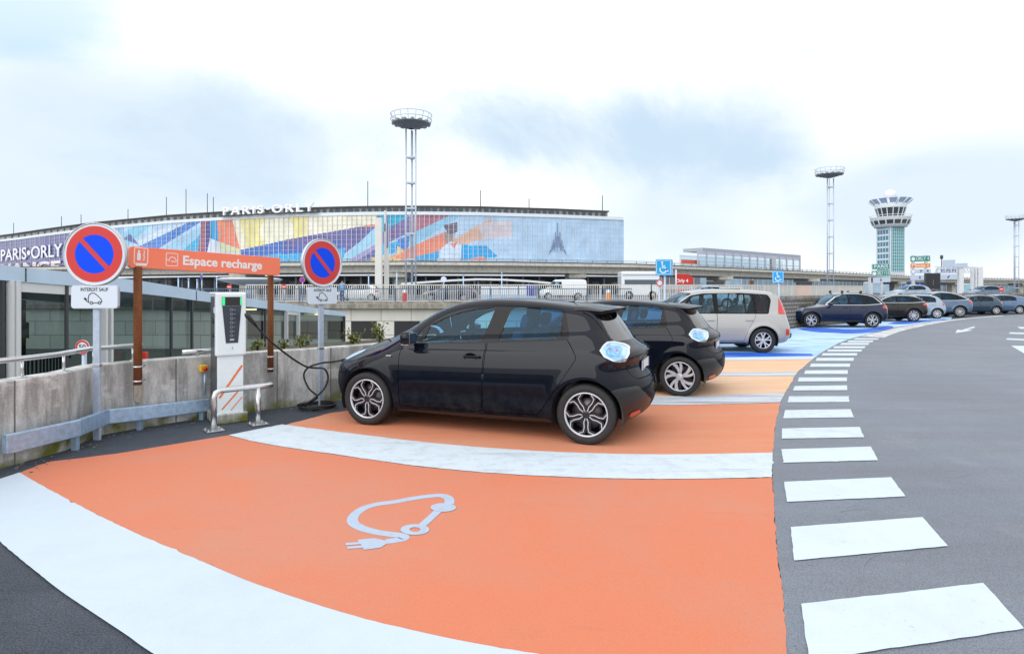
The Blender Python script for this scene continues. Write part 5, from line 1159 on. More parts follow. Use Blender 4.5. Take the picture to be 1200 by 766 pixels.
for i in range(len(cols) - 1):
    for j in range(nr - 1):
        Fc.append((i * nr + j, (i + 1) * nr + j, (i + 1) * nr + j + 1, i * nr + j + 1)); pc = (cols[i] + cols[i + 1]) / 2
        cxs.append(pc); cys.append(HOR - ((rows[j] + rows[j + 1]) / 2 - EYE) * FOC / td(pc))
cxs, cys = np.array(cxs), np.array(cys); colr = np.zeros((len(Fc), 3))
for c, poly in MUR:
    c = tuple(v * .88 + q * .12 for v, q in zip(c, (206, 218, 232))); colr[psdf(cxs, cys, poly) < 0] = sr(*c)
me.from_pydata(V, [], Fc); at_ = me.attributes.new('print', 'FLOAT_COLOR', 'FACE'); at_.data.foreach_set('color', np.concatenate([colr, np.ones((len(Fc), 1))], 1).ravel())
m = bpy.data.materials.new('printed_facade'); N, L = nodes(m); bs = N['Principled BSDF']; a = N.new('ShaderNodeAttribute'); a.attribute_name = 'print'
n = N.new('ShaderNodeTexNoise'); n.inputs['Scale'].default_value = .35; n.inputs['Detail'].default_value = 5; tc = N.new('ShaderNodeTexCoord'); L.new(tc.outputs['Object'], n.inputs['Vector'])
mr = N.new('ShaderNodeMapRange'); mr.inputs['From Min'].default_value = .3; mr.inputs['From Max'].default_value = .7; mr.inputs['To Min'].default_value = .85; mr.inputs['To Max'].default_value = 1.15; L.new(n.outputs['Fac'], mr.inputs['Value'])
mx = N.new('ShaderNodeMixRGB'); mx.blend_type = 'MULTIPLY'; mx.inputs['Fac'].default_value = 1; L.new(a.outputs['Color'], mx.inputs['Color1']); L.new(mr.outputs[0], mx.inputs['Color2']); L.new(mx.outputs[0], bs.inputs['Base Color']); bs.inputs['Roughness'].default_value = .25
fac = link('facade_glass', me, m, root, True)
b = MB(); MULL = mat('pale_mullion', (.62, .64, .66), .5)
for px in np.arange(-158, 731, 5.7):
    x, y = tpt(px, .12); b.box((x, y, (TOPZ + BOTZ) / 2), (.11, .1, TOPZ - BOTZ))
ff = [tpt(p, .06) for p in np.arange(-160, 732, 20)] + [tpt(731, .06)]
for z in np.linspace(BOTZ + 1, TOPZ - 1, 11): b.wall(ff, z, z + .045, .05, 1)
b.build('mullions', MULL, root, True)
fp = [tpt(p, .3) for p in range(-160, 731, 30)] + [tpt(731, .3)]
b = MB(); b.wall(fp, TOPZ, TOPZ + .7, 30, 1); b.build('parapet_cap', mat('white_cap', (.70, .76, .82), .5), root, True)
tp2 = [tpt(p, -2.5) for p in range(-160, 711, 30)] + [tpt(712, -2.5)]
b = MB(); b.wall(tp2, TOPZ + .6, TOPZ + 2.0, 22, 1); b.build('penthouse', mat('penthouse_grey', (.40, .40, .38), .7, noise=.3, scale=.4), root, True)
for px in np.arange(0, 708, 7.6):
    x, y = tpt(px, -2.3); b = MB(); b.box((x, y, TOPZ + 1.3), (RNG.uniform(.6, 1.2), .12, .8)); b.build('penthouse_window', mat('roof_glass_dark', (.05, .08, .12), .2), root, True)
b = MB(); b.wall(off_path(tp2, -.9), TOPZ + 2.0, TOPZ + 2.28, 24, 1); b.build('roof_slab', mat('roof_edge_dark', (.055, .055, .055), .7), root, True)
for px, h in ((431, 6), (563, 4), (706, 4), (72, 3.5), (16, 4), (195, 5), (218, 6.5), (243, 5), (150, 3), (250, 4), (620, 2.5), (95, 3)):
    x, y = tpt(px, -4); q = MB(); q.tube([(x, y, TOPZ + 2), (x, y, TOPZ + 2.2 + h)], .09, 6); q.build('roof_mast', DGREY, root, True)
# ground floor under the facade: dark glass, canopy edge, columns
b = MB(); b.wall([tpt(p, -3) for p in range(-160, 731, 30)] + [tpt(729, -3)], .6, BOTZ, 20, 1); b.build('ground_floor_glass', mat('dark_hall_glass', (.02, .023, .028), .2), root, True)
b = MB(); b.wall([tpt(p, 7.) for p in range(-160, 731, 30)] + [tpt(729, 7)], 4.62, 5.05, 10, 1); b.build('canopy', mat('white_canopy', (.74, .76, .78), .5), root, True)
for px in np.arange(100, 728, 19): x, y = tpt(px, 3); b = MB(); b.box((x, y, 2.6), (.35, .35, 4.0)); b.build('canopy_column', mat('column_grey', (.20, .22, .24), .6), root, True)
for px in np.arange(60, 728, 22.):
    x, y = tpt(px, 0); b = MB(); b.box((x, y, 3.2 + RNG.uniform(-.4, .6)), (RNG.uniform(1, 3), .3, RNG.uniform(.4, 1.1))); b.build('hall_panel', mat('hall_grey', (.13, .15, .17), .6), root, True)
# lettering
def chord(p0, p1, z, off): a, c = tpt(p0, off), tpt(p1, off); return plane_mtx(((a[0] + c[0]) / 2, (a[1] + c[1]) / 2, z), (c[0] - a[0], c[1] - a[1], 0)), math.hypot(c[0] - a[0], c[1] - a[1])
def fit(txt, p0, p1, z, off, cap, m, nm, ext=.05, bold=.0, sp_=1.):
    M, L = chord(p0, p1, z, off); t = text_mesh(txt, cap / .69, Matrix(), ext, bold, spacing=sp_); xs_ = [v.co.x for v in t.vertices]; w = max(xs_) - min(xs_); c = (max(xs_) + min(xs_)) / 2
    t.transform(M @ Matrix.Scale(L / w, 4, (1, 0, 0)) @ Matrix.Translation((-c, 0, 0))); return link(nm, t, m, root, True)
LETW = mat('roof_letter_white', (.85, .87, .9), .4)
fit('PARIS\u00b7ORLY', 262, 368, TOPZ + 1.75, 1.6, 1.75, LETW, 'roof_lettering', .25, .05, 1.35)
b = MB(); b.wall([tpt(p, 1.2) for p in (258, 300, 340, 372)], TOPZ + .6, TOPZ + .9, .3, 1); b.build('letter_stand', DGREY, root, True)
FACW = mat('facade_letter_white', (.80, .82, .88), .5)
M0 = fit('PARIS\u2022ORLY', 1, 73, 13.1, .9, 3.7, FACW, 'facade_lettering', .03, .06)
fit('CHANGE', -12, 71, 8.35, .9, 3.1, mat('facade_letter_pink', (.78, .70, .76), .5), 'facade_lettering', .03, .22)
fit('PARIS', 618, 652, 6.0, .5, 1.6, mat('facade_letter_navy', (.05, .06, .14), .5), 'facade_lettering', .03, .05)
b = MB(); LN = (.10, .13, .28); M, L_ = chord(645, 662, 0, .35); k = td(654) / FOC
for dx, y0, y1 in ((0, 261, 296), (-3.5, 272, 295), (3.5, 272, 295), (-6.3, 281, 294), (6.3, 281, 294), (-8.6, 288, 296), (8.6, 288, 296), (-11, 293, 299), (11, 293, 299), (-4.9, 285, 293), (4.9, 285, 293), (-1.8, 277, 290), (1.8, 277, 290)):
    lean = dx * .05; z1, z0 = Z_(y0, td(654)), Z_(y1, td(654)); q = ribbon([(dx * k, z0), ((dx - lean * 4) * k, z1)], [.08, .14])[0]; b.prism([(v.x, v.y) for v in q], M, .03)
b.build('spire_emblem', mat('emblem_navy', LN, .5), root, True)

# ---- high mast lights
def light_mast(px, d, ytop, label):
    s = 4.1 * FOC / d / 4.1; x = X_(px, d); zt = Z_(ytop, d); root = thing('light_mast', label, 'light mast', (x, d, .65), 0, 'high mast lights with ring platforms')
    zr = zt - 1.0; MST = mat('mast_steel', (.50, .58, .68), .5, .3)
    for k in range(3):
        a = R(90 + 120 * k); px_, py_ = .56 * math.cos(a), .56 * math.sin(a); b = MB(); b.tube([(px_, py_, 0), (px_, py_, zr - .65 - .6)], .085, 8); b.build('mast_leg', MST, root)
    b = MB(); z = 1.5
    while z < zr - 2:
        for k in range(3):
            a, c = R(90 + 120 * k), R(210 + 120 * k); b.bar((.56 * math.cos(a), .56 * math.sin(a), z), (.56 * math.cos(c), .56 * math.sin(c), z), .16, .16)
        z += 2.55
    b.tube([(0, 0, 0), (0, 0, zr - 1.3)], .045, 6); b.build('bracing', MST, root)
    h = zr - .65; b = MB(); b.lathe([(.2, h - .55), (.9, h - .38), (1.78, h - .10), (1.82, h - .02), (.2, h + .02)], n=28); b.build('platform', mat('mast_platform', (.16, .18, .21), .6), root)
    b = MB()
    for zz in (h + .35, h + .85): b.tube([(2.05 * math.cos(t), 2.05 * math.sin(t), zz) for t in np.linspace(0, 2 * PI, 36, endpoint=False)], .035, 5, closed=True)
    for t in np.linspace(0, 2 * PI, 16, endpoint=False): b.bar((1.75 * math.cos(t), 1.75 * math.sin(t), h - .05), (2.05 * math.cos(t), 2.05 * math.sin(t), h + .85), .04, .04)
    b.build('ring_rail', MST, root)
    for t in np.linspace(0, 2 * PI, 14, endpoint=False):
        q = MB(); q.box((1.75 * math.cos(t), 1.75 * math.sin(t), h + .0), (.42, .36, .24), rz=t, bevel=.04); q.build('floodlight', mat('floodlight_grey', (.22, .25, .28), .5), root)
light_mast(482, 60, 133, 'tall lattice light mast with ring platform in front of the terminal facade')
light_mast(972, 92, 197, 'lattice light mast with ring platform left of the control tower')
light_mast(1190.5, 146, 252, 'distant lattice light mast at the edge of view, farthest of the masts')

# ---- control tower
d = 300.; x = X_(1043.5, d); s = d / FOC
root = thing('control_tower', 'white and teal airport control tower with winged crown and radome', 'control tower', (x, d, .65)); zz = lambda py: Z_(py, d) - .65
TW = mat('tower_white', (.64, .70, .74), .5); TEAL_G = mat('tower_teal_glass', (.05, .26, .30), .2); TGRID = mat('tower_pale_grid', (.50, .66, .70), .5); TDK = mat('tower_dark_window', (.045, .055, .065), .2); TBL = mat('tower_blue_glass', (.05, .20, .30), .2)
rzt = R(-28)
def tb(c, size): return Matrix.Rotation(0, 4, 'Z'), c, size
h0, h1 = 0, zz(266); ca, sa = math.cos(R(-38)), math.sin(R(-38))
core = MB(); core.box((0, 0, h1 / 2), (8.6, 8.6, h1), rz=R(12.7)); core.build('shaft', TW, root)
def face(dirang, w, off, nm, m, z0, z1, extra=0.):
    a = R(dirang); n = Vector((math.cos(a), math.sin(a), 0)); t = Vector((-n.y, n.x, 0)); b = MB(); c = n * (4.3 + off)
    b.box((c.x, c.y, (z0 + z1) / 2), (.3, w, z1 - z0), rz=a); return b.build(nm, m, root)
for da, m in ((-77.3, TEAL_G), (-167.3, TBL)):
    face(da, 7.4, .05, 'glazed_face', m, zz(318), h1 - .5)
    a = R(da); n = Vector((math.cos(a), math.sin(a), 0)); t = Vector((-n.y, n.x, 0)); b = MB()
    for k in range(7 if da == -77.3 else 5):
        c = n * 4.55 + t * (-3.4 + 6.8 * k / (6 if da == -77.3 else 4)); b.box((c.x, c.y, (zz(318) + h1) / 2), (.2, .22, h1 - zz(318)), rz=a)
    for z in np.arange(zz(318), h1, 1.6 if da == -77.3 else 3.0):
        c = n * 4.55; b.box((c.x, c.y, z), (.2, 7.4, .22 if da == -77.3 else .85), rz=a)
    b.build('face_grid', TGRID if da == -77.3 else TW, root)
b = MB(); b.lathe([(6.6, h1 - .2), (7.2, zz(266.5)), (8.1, zz(262)), (9.0, zz(256)), (9.2, zz(255.2)), (6, zz(255))], n=16); b.lathe([(.1, h1 - .3), (6.6, h1 - .2)], n=16); b.build('lower_ring', TW, root)
b = MB(); b.lathe([(8.0, zz(263.5)), (8.75, zz(259.2))], n=16); b.build('lower_windows', TDK, root)
b = MB()
for k in range(16): a = 2 * PI * k / 16; b.bar((7.9 * math.cos(a), 7.9 * math.sin(a), zz(264)), (8.95 * math.cos(a), 8.95 * math.sin(a), zz(258.8)), .5, .3)
b.tube([(9.2 * math.cos(t), 9.2 * math.sin(t), zz(253.2)) for t in np.linspace(0, 6.283, 24, endpoint=False)], .12, 5, closed=True); b.build('window_posts', TW, root)
b = MB(); b.lathe([(5.4, zz(255)), (5.6, zz(252)), (6.8, zz(244.5))], n=16); b.build('cab_windows', TDK, root)
b = MB(); b.lathe([(6.8, zz(244.5)), (7.4, zz(239.5)), (6.0, zz(238.5)), (.1, zz(238))], n=16); b.build('cab_roof', TW, root)
b = MB()
for k in range(16): a = 2 * PI * k / 16; b.bar((5.5 * math.cos(a), 5.5 * math.sin(a), zz(255)), (6.9 * math.cos(a), 6.9 * math.sin(a), zz(244)), .35, .3)
b.build('cab_posts', TW, root)
for k in range(12):
    a = 2 * PI * k / 12 + .1; b = MB(); r0, r1 = 6.2, 9.2; u = R(11.5); p = [(r0 * math.cos(a - u * .9), r0 * math.sin(a - u * .9), zz(240.5)), (r0 * math.cos(a + u * .9), r0 * math.sin(a + u * .9), zz(240.5)), (r1 * math.cos(a + u), r1 * math.sin(a + u), zz(234)), (r1 * math.cos(a - u), r1 * math.sin(a - u), zz(234))]
    b.bm.faces.new([b.bm.verts.new(v) for v in p]); f = b.build('crown_fin', mat('crown_blue_glass', (.34, .44, .62), .3), root, fix=False); so = f.modifiers.new('t', 'SOLIDIFY'); so.thickness = .25
    b = MB(); b.bar((6.2 * math.cos(a + u), 6.2 * math.sin(a + u), zz(242)), (9.7 * math.cos(a + u), 9.7 * math.sin(a + u), zz(235.5)), .2, .3); b.build('fin_strut', mat('strut_grey', (.3, .32, .36), .5), root)
b = MB(); b.lathe([(2.7 * math.cos(t), zz(228.5) + 2.7 * math.sin(t)) for t in np.linspace(-1.5, 1.5707, 14)], n=24); b.lathe([(1.6, zz(238)), (1.6, zz(231))], n=16); b.build('radome', mat('radome_white', (.75, .77, .8), .5), root)

# ---- station on the viaduct
d0, d1 = 103., 126.; a = Vector((X_(817, d0), d0, 0)); c = Vector((X_(937, d1), d1, 0)); z0, z1 = 5.5, 8.4
root = thing('viaduct_station', 'glass walled station hall with flat grey roof standing on the viaduct', 'station', (a.x, a.y, 5.45)); u = (c - a).normalized(); n = Vector((-u.y, u.x, 0))
b = MB(); b.wall([(a + u * 1.6).to_2d(), (c + u * .5).to_2d()], z1, z1 + .6, 4, 1); b.build('roof', mat('station_roof', (.34, .38, .46), .5), root, True)
q = MB(); q.wall([a.to_2d(), c.to_2d()], z1 - .55, z1, .1, 1); q.build('fascia', mat('station_fascia', (.48, .50, .62), .5), root, True)
SG = glass_mat('station_glass', (.62, .74, .80), .02, 1.8)
for off in (0, 3.6):
    q = MB(); q._f([q.bm.verts.new(v) for v in (a + n * off + Vector((0, 0, z0)), c + n * off + Vector((0, 0, z0)), c + n * off + Vector((0, 0, z1 - .55)), a + n * off + Vector((0, 0, z1 - .55)))]); q.build('glass_wall', SG, root, True, fix=False)
b = MB(); L = (c - a).length
for k in range(14):
    p = a + u * (L * k / 13) - n * .1; b.bar(p + Vector((0, 0, z0)), p + Vector((0, 0, z1)), .22 if k != 9 else 1.2, .2)
b.bar(a - n * .1 + Vector((0, 0, 6.6)), c - n * .1 + Vector((0, 0, 6.6)), .1, .12); b.build('posts', mat('station_post', (.42, .45, .5), .5), root, True)
b = MB(); b.box((a.x - 1.3, a.y - .4, 6.45), (4.5, .3, .7), rz=R(35)); tag(b.build('red_hoarding', mat('hoarding_red', (.55, .09, .05), .5)), 'red hoarding on the viaduct just left of the glass station', 'hoarding')

# ---- low buildings beneath the viaduct
def slab_building(name, label, p0, p1, d0, d1, ytop, wallm, bands, roofm=None, depth=12):
    a, c = (X_(p0, d0), d0), (X_(p1, d1), d1); zt = Z_(ytop, d0); root = thing(name, label, 'building', (a[0], a[1], .65))
    b = MB(); b.wall([a, c], .6, zt, depth, 1); b.build('wall', wallm, root, True)
    q = off_path([a, c], -.15)
    for z0, z1, m, nm in bands: b = MB(); b.wall(q, zt + z0, zt + z1, .14, 1); b.build(nm, m, root, True)
    b = MB(); b.wall(off_path([a, c], -.5), zt, zt + .3, depth + 1, 1); b.build('roof', roofm or WFRAME, root, True)
    b = MB(); A_, C_ = Vector(q[0]), Vector(q[1]); n = int((C_ - A_).length / 2.4)
    for k in range(n + 1): v = A_.lerp(C_, k / n); b.box((v.x, v.y - .1, (zt + .6) / 2), (.14, .14, zt - .7))
    b.build('facade_posts', MULL, root, True)
BG = mat('pale_blue_glazing', (.30, .42, .52), .25, noise=.2, scale=.4)
slab_building('office_building', 'white banded low building beneath the viaduct beside the red totem', 738, 768, 150, 150, 319, mat('office_white', (.58, .60, .63), .6), [(-2.2, -1.4, mat('office_window', (.12, .16, .2), .2), 'window_band'), (-4.0, -3.2, mat('office_window', (.12, .16, .2), .2), 'window_band')])
slab_building('grey_depot', 'plain grey depot building beneath the viaduct behind the red totem', 765, 880, 185, 185, 322, mat('depot_grey', (.16, .17, .19), .7, noise=.3, scale=.3), [(-4.5, -3.3, mat('depot_pale_band', (.42, .45, .48), .6), 'pale_band')])
slab_building('glass_hall', 'pale blue glazed hall seen under the viaduct left of the green gantry signs', 868, 1012, 150, 190, 323.5, BG, [])
slab_building('glass_hall', 'glazed hall with bright blue roof edge under the viaduct behind the gantry signs', 1050, 1128, 215, 230, 331, BG, [(-.9, .1, mat('bright_blue_band', (.03, .16, .62), .5), 'blue_band')])
slab_building('glass_hall', 'pale turquoise glazed hall at the far edge of view under the viaduct', 1138, 1300, 240, 280, 333, mat('turquoise_glazing', (.30, .50, .58), .25, noise=.2, scale=.4), [])
# ---- pylons, totem, canopies
PYL = mat('pylon_white', (.70, .70, .67), .6, noise=.06, scale=.5)
x = X_(444, 55); root = thing('sign_pylon', 'thick white concrete pylon beside a thin blade pole, in front of the mural', 'pylon', (x, 55, .65))
b = MB(); b.box((0, 0, 3.8), (.62, .5, 7.6), bevel=.04); b.build('shaft', PYL, root)
b = MB(); b.box((.0, 0, 7.64), (.5, .4, .06)); b.build('cap', DGREY, root)
x = X_(453, 56); root = thing('sign_pylon', 'slim white blade pylon with a violet edge right of the thick white one', 'pylon', (x, 56, .65))
b = MB(); b.box((0, 0, 3.6), (.42, .3, 7.2), bevel=.03); b.box((-.12, 0, 7.4), (.16, .3, 2.0), bevel=.03); b.build('shaft', PYL, root)
b = MB(); b.box((.12, -.16, 6.4), (.14, .03, 3.0)); b.build('edge_strip', mat('violet_strip', (.18, .20, .48), .5), root)
b = MB(); P = [at(p, y, 70) for p, y in ((470, 331.5), (500, 329.3), (530, 327.3), (560, 326), (590, 326.5), (620, 328.2), (655, 331.5))]
root = thing('curved_canopy', 'long thin white curved bus canopy in front of the dark ground floor of the terminal', 'canopy', (P[3].x, 70, .65))
b.wall([p.to_2d() for p in P], [p.z - .22 for p in P], [p.z for p in P], 3, 1); b.build('roof', WFRAME, root, True)
for p in (P[1], P[3], P[5]): b = MB(); b.tube([(p.x, 71.2, .65), (p.x, 71.2, p.z - .1)], .1, 8); b.build('column', GALV, root, True)
x = X_(293, 60); root = thing('oval_canopy', 'white oval disc canopy on a stem behind the orange board', 'canopy', (x, 60, .65))
b = MB(); b.lathe([(.1, 1.35), (1.6, 1.55), (3.0, 1.95), (3.1, 2.05), (2.6, 2.18), (.1, 2.2)], n=36); b.build('roof', mat('canopy_pale', (.55, .60, .64), .35, .2), root)
b = MB(); b.tube([(0, 0, 0), (0, 0, 1.4)], .35, 14); b.build('column', GALV, root)
x, y = X_(791.5, 80), 80
root = thing('red_totem', 'red terminal totem sign reading Orly 4 beside a white pole', 'sign', (x, y, .65)); TR = mat('totem_red', (.55, .025, .02), .45)
b = MB(); b.box((1.15, 0, Z_(328.8, y) - .65), (2.3, .3, 1.05), bevel=.03); b.box((.95, 0, Z_(322.5, y) - .65), (1.8, .3, .34), bevel=.02); b.box((1.0, .02, .5), (1.9, .2, 1.)); b.build('panel', TR, root)
b = MB(); b.tube([(0, -.3, 0), (0, -.3, Z_(316, y) - .65)], .09, 8); b.build('pole', WFRAME, root)
text('lettering', 'Orly 4', .62, plane_mtx((.85, -.16, Z_(328.8, y) - .68), (1, 0, 0)), WHI, root, extrude=.01, bold=.015)
# ---- blue disabled bay signs
SKY = mat('disabled_sign_blue', (.01, .36, .74), .4)
def wheelchair(mb, M, s):
    def st(pts, w, cl=False):
        for q in ribbon([(x * s, y * s) for x, y in pts], w * s, cl): mb.prism([(v.x, v.y) for v in q], M, .002)
    st([(-.02 + .21 * math.cos(t), -.14 + .21 * math.sin(t)) for t in np.linspace(R(150), R(385), 18)], .07)
    st([(-.08, .22), (-.06, -.02), (.14, -.03), (.24, -.25), (.32, -.22)], .075); st([(-.07, .09), (.10, .09)], .06)
    mb.prism(circ(.065 * s, 14, -.09 * s, .31 * s), M, .002)
for px, y, w, py, lab in ((777, 19.4, .5, 313.3, 'blue disabled parking sign between the second black car and the people carrier'), (911, 24.4, .46, 324.4, 'blue disabled parking sign above the tail of the people carrier')):
    x = X_(px, y); z = Z_(py, y); zb_ = -2.3 if px < 800 else 0
    root = thing('disabled_bay_sign', lab, 'road sign', (x, y, zb_), 0, 'blue disabled parking signs'); zc = z - zb_
    b = MB(); b.tube([(.06, 0, 0), (.06, 0, zc + .2)], .035, 10); b.build('post', POST, root)
    for ang_, off in ((R(0), 0), (R(68), 1)):
        o_ = Vector((0, -.06, zc)) if not off else Vector((w / 2 + .085, .17, zc)); M = plane_mtx(o_, (math.cos(ang_), math.sin(ang_), 0))
        b = MB(); b.prism(rrect(w, w + .02, .04), M @ Matrix.Translation((0, 0, -.02)), .02); p = b.build('sign_plate', SKY, root)
        b = MB(); frame_strip(b, M, 0, 0, w * .9, w * .9, .014); wheelchair(b, M, w * 1.0); b.build('wheelchair_symbol', WHI, p)
# ---- gantry signs on the right
GRN = mat('motorway_green', (.0, .235, .20), .45); ORG = mat('sign_orange', (.72, .27, .05), .45); PBL = mat('pale_sign_back', (.50, .58, .72), .5); BLU = mat('sign_bright_blue', (.02, .22, .75), .4)
def panel_sign(name, label, px0, d, panels, posts, y_foot=.65, slant=-.03):
    x0 = X_(px0, d); root = thing(name, label, 'direction sign', (x0, d, y_foot))
    for (a, c, yt, yb, m, txt, tm) in panels:
        xa, xb, zt, zb_ = X_(a, d), X_(c, d), Z_(yt, d), Z_(yb, d); M = plane_mtx(((xa + xb) / 2, d, (zt + zb_) / 2), (1, 0, -slant))
        b = MB(); b.prism(rrect(xb - xa, zt - zb_, .06, 3), M @ Matrix.Translation((0, 0, -.06)), .06); p = b.build('panel', m, root, True)
        if m not in (PBL,):
            b = MB(); frame_strip(b, M, 0, 0, xb - xa - .08, zt - zb_ - .08, .03); b.build('panel_border', WHI, p, True)
        if txt == 'ARROW' or txt == 'ARROWD':
            b = MB(); h = (zt - zb_) * .36; b.prism([(-.09 * h * 2, h), (.09 * h * 2, h), (.18 * h, 0), (.6 * h, .1 * h), (0, -h), (-.6 * h, .1 * h), (-.18 * h, 0)], M @ Matrix.Translation((0, 0, .002)) @ Matrix.Rotation(R(-40) if txt == 'ARROWD' else 0, 4, 'Z'), .004); b.build('arrow', SINK, p, True)
        elif txt:
            t = text_mesh(txt, (zt - zb_) * .78, Matrix(), .004, .004); xs_ = [v.co.x for v in t.vertices]; w = max(xs_) - min(xs_); k = min(1.3, (xb - xa) * tm / w)
            t.transform(M @ Matrix.Translation(((xb - xa) * (.5 - tm / 2 - .07 if tm < .75 else 0), 0, .004)) @ Matrix.Scale(k, 4, (1, 0, 0))); link('lettering', t, WHI if m not in (PBL,) else SINK, p, True)
            if tm < .75:
                b = MB(); h = (zt - zb_) * .3; b.prism(circ(h, 18, -(xb - xa) * .36, 0), M, .006); b.build('round_emblem', WHI, p, True)
    for (a, w, yt) in posts:
        b = MB(); b.box((X_(a, d), d + .15, (Z_(yt, d) + y_foot) / 2), (w, w, Z_(yt, d) - y_foot)); b.build('post', mat('gantry_pale', (.58, .61, .65), .5, .2), root, True)
panel_sign('direction_sign', 'two green panels over a pale arrow panel, in front of the control tower foot', 1021, 60, [(1022, 1043, 309, 315.7, GRN, 'PARIS', .8), (1021.8, 1043.3, 316.8, 323.8, GRN, 'ORLY 1\u00b72\u00b73', .66), (1021, 1043.6, 325, 330.8, PBL, 'ARROW', 1)], [(1021, .3, 325), (1034, .2, 331)])
panel_sign('direction_sign', 'green Orly 4 panel above an orange panel and two pale panels', 1067, 72, [(1067, 1090.3, 299.7, 306.6, GRN, 'ORLY 4', .66), (1067, 1090.5, 308.4, 314, ORG, 'Minute 1', .8), (1067, 1091, 315.2, 320.7, PBL, 'P   4', .5), (1067, 1089, 322, 328, PBL, 'ARROW', 1)], [(1071, .25, 299), (1086, .25, 299)])
panel_sign('direction_sign', 'pale gantry panels with a down arrow hanging left of the white gantry portal', 1097, 74, [(1097, 1122, 314.2, 320.7, PBL, 'P1 P2 P3', .7), (1101, 1122, 321.3, 327.6, PBL, 'ARROWD', 1), (1105, 1119.5, 304.5, 313, PBL, '', 1), (1120.5, 1134, 308.4, 313.5, PBL, '', 1)], [])
x, y = X_(1092.5, 62), 62
root = thing('message_board', 'dark grey electronic message board on two legs above the far cars', 'message sign', (x, y, .65))
b = MB(); b.box((0, 0, Z_(331.5, y) - .65), (1.55, .25, 2.05), bevel=.03); b.build('cabinet', DGREY, root)
b = MB(); b.box((0, -.13, Z_(329.5, y) - .65), (1.36, .02, 1.5)); b.build('screen', mat('dark_screen', (.02, .024, .03), .3), root)
b = MB(); b.bar((0, -.145, Z_(334, y) - .65), (0, -.145, Z_(327.5, y) - .65), .03, .01)
for q in ribbon([(-.6, -.95), (-.25, -.75), (0, -.62), (.25, -.75), (.6, -.95)], .05) + ribbon([(-.66, -.7), (.66, -.7)], .04): b.prism([(v.x, v.y) for v in q], plane_mtx((0, -.14, Z_(331.5, y) - .65), (1, 0, 0)), .008)
b.build('screen_marks', mat('screen_grey', (.28, .3, .33), .5), root)
for sx in (-.5, .5): b = MB(); b.box((sx, 0, .15), (.12, .12, .5)); b.build('leg', DGREY, root)
x, y = X_(1137, 74), 74.3
root = thing('gantry_portal', 'white steel gantry portal with lattice beam right of the message board', 'gantry', (x, y, .65)); GW = mat('gantry_white', (.70, .73, .76), .5)
for px, w in ((1125.5, .55), (1148, .6), (1139, .12), (1143, .12)): b = MB(); xx = X_(px, y); b.box((xx, y, (Z_(313, y) + .65) / 2), (w, .4, Z_(313, y) - .65)); b.build('post', GW, root, True)
b = MB(); xa, xb = X_(1100, y), X_(1151, y)
for z in (Z_(312.5, y), Z_(319, y)):
    for yy in (y + .1, y + .7): b.bar((xa, yy, z), (xb, yy, z), .1, .1)
for k in range(14):
    t0, t1 = xa + (xb - xa) * k / 14, xa + (xb - xa) * (k + 1) / 14; b.bar((t0, y + .1, Z_(312.5 if k % 2 else 319, y)), (t1, y + .1, Z_(319 if k % 2 else 312.5, y)), .06, .06); b.bar((t0, y + .7, Z_(312.5 if k % 2 else 319, y)), (t1, y + .7, Z_(319 if k % 2 else 312.5, y)), .06, .06)
b.build('lattice_beam', GW, root, True)
b = MB(); b.tube([(X_(1105.5, y), y + .3, Z_(312, y)), (X_(1105.5, y), y + .3, Z_(303, y))], .05, 6); b.cyl((X_(1105.5, y), y + .3, Z_(301, y)), .16, .45, 12); b.build('lamp_head', DGREY, root, True)
def round_sign(name, label, px, py, r_px, d, kind, foot=.65):
    x, z, r = X_(px, d), Z_(py, d), r_px * d / FOC; root = thing(name, label, 'road sign', (x, d, foot)); M = plane_mtx((0, -.05, z - foot), (1, 0, 0))
    b = MB(); b.tube([(0, 0, 0), (0, 0, z - foot + r * .8)], .045, 8); b.build('post', POST, root)
    b = MB(); b.prism(circ(r, 28), M, .02); p = b.build('round_plate', SRED if kind in ('no_entry', 'red') else (SIGNW), root)
    if kind == 'no_entry': b = MB(); b.prism([(-r * .65, -r * .16), (r * .65, -r * .16), (r * .65, r * .16), (-r * .65, r * .16)], M, .026); b.build('white_bar', WHI, p)
    if kind == 'parking':
        b = MB(); b.prism(circ(r * .96, 28), M, .024); b.build('red_ring', SRED, p); b = MB(); b.prism(circ(r * .62, 24), M, .028); b.build('blue_disc', SBLUE, p)
        b = MB(); b.box((0, 0, 0), (r * 1.3, .002, r * .2), mtx=Matrix.Translation((0, -.08, z - foot)) @ Matrix.Rotation(R(45), 4, 'Y')); b.build('red_bar', SRED, p)
    if kind == 'limit':
        b = MB()
        for q in ribbon(circ(r * .84, 26), r * .28, True): b.prism([(v.x, v.y) for v in q], M, .025)
        b.build('red_ring', SRED, p)
round_sign('road_sign', 'red no entry sign above the row of far cars', 1173, 338.8, 3.0, 58, 'no_entry', .65)
round_sign('road_sign', 'small round red ringed sign left of the disabled bay sign post', 772.8, 331.5, 4.2, 36, 'limit', -2.3)
round_sign('road_sign', 'small round no parking sign behind the railing left of the turned sign', 354.6, 327.8, 3.2, 44, 'parking')
round_sign('road_sign', 'small no entry sign at railing height between the rusty post and the turned sign', 333, 336, 3., 44.5, 'no_entry')
round_sign('road_sign', 'white round sign back in front of the curved canopy', 520, 327.3, 3.4, 49, 'plain')
round_sign('road_sign', 'small no entry sign seen above the charging post', 269, 336.2, 3.0, 44, 'no_entry')
x = X_(236.5, 40.6); root = thing('road_sign', 'narrow violet and white plate on a pole left of the charging post', 'road sign', (x, 40.6, .65))
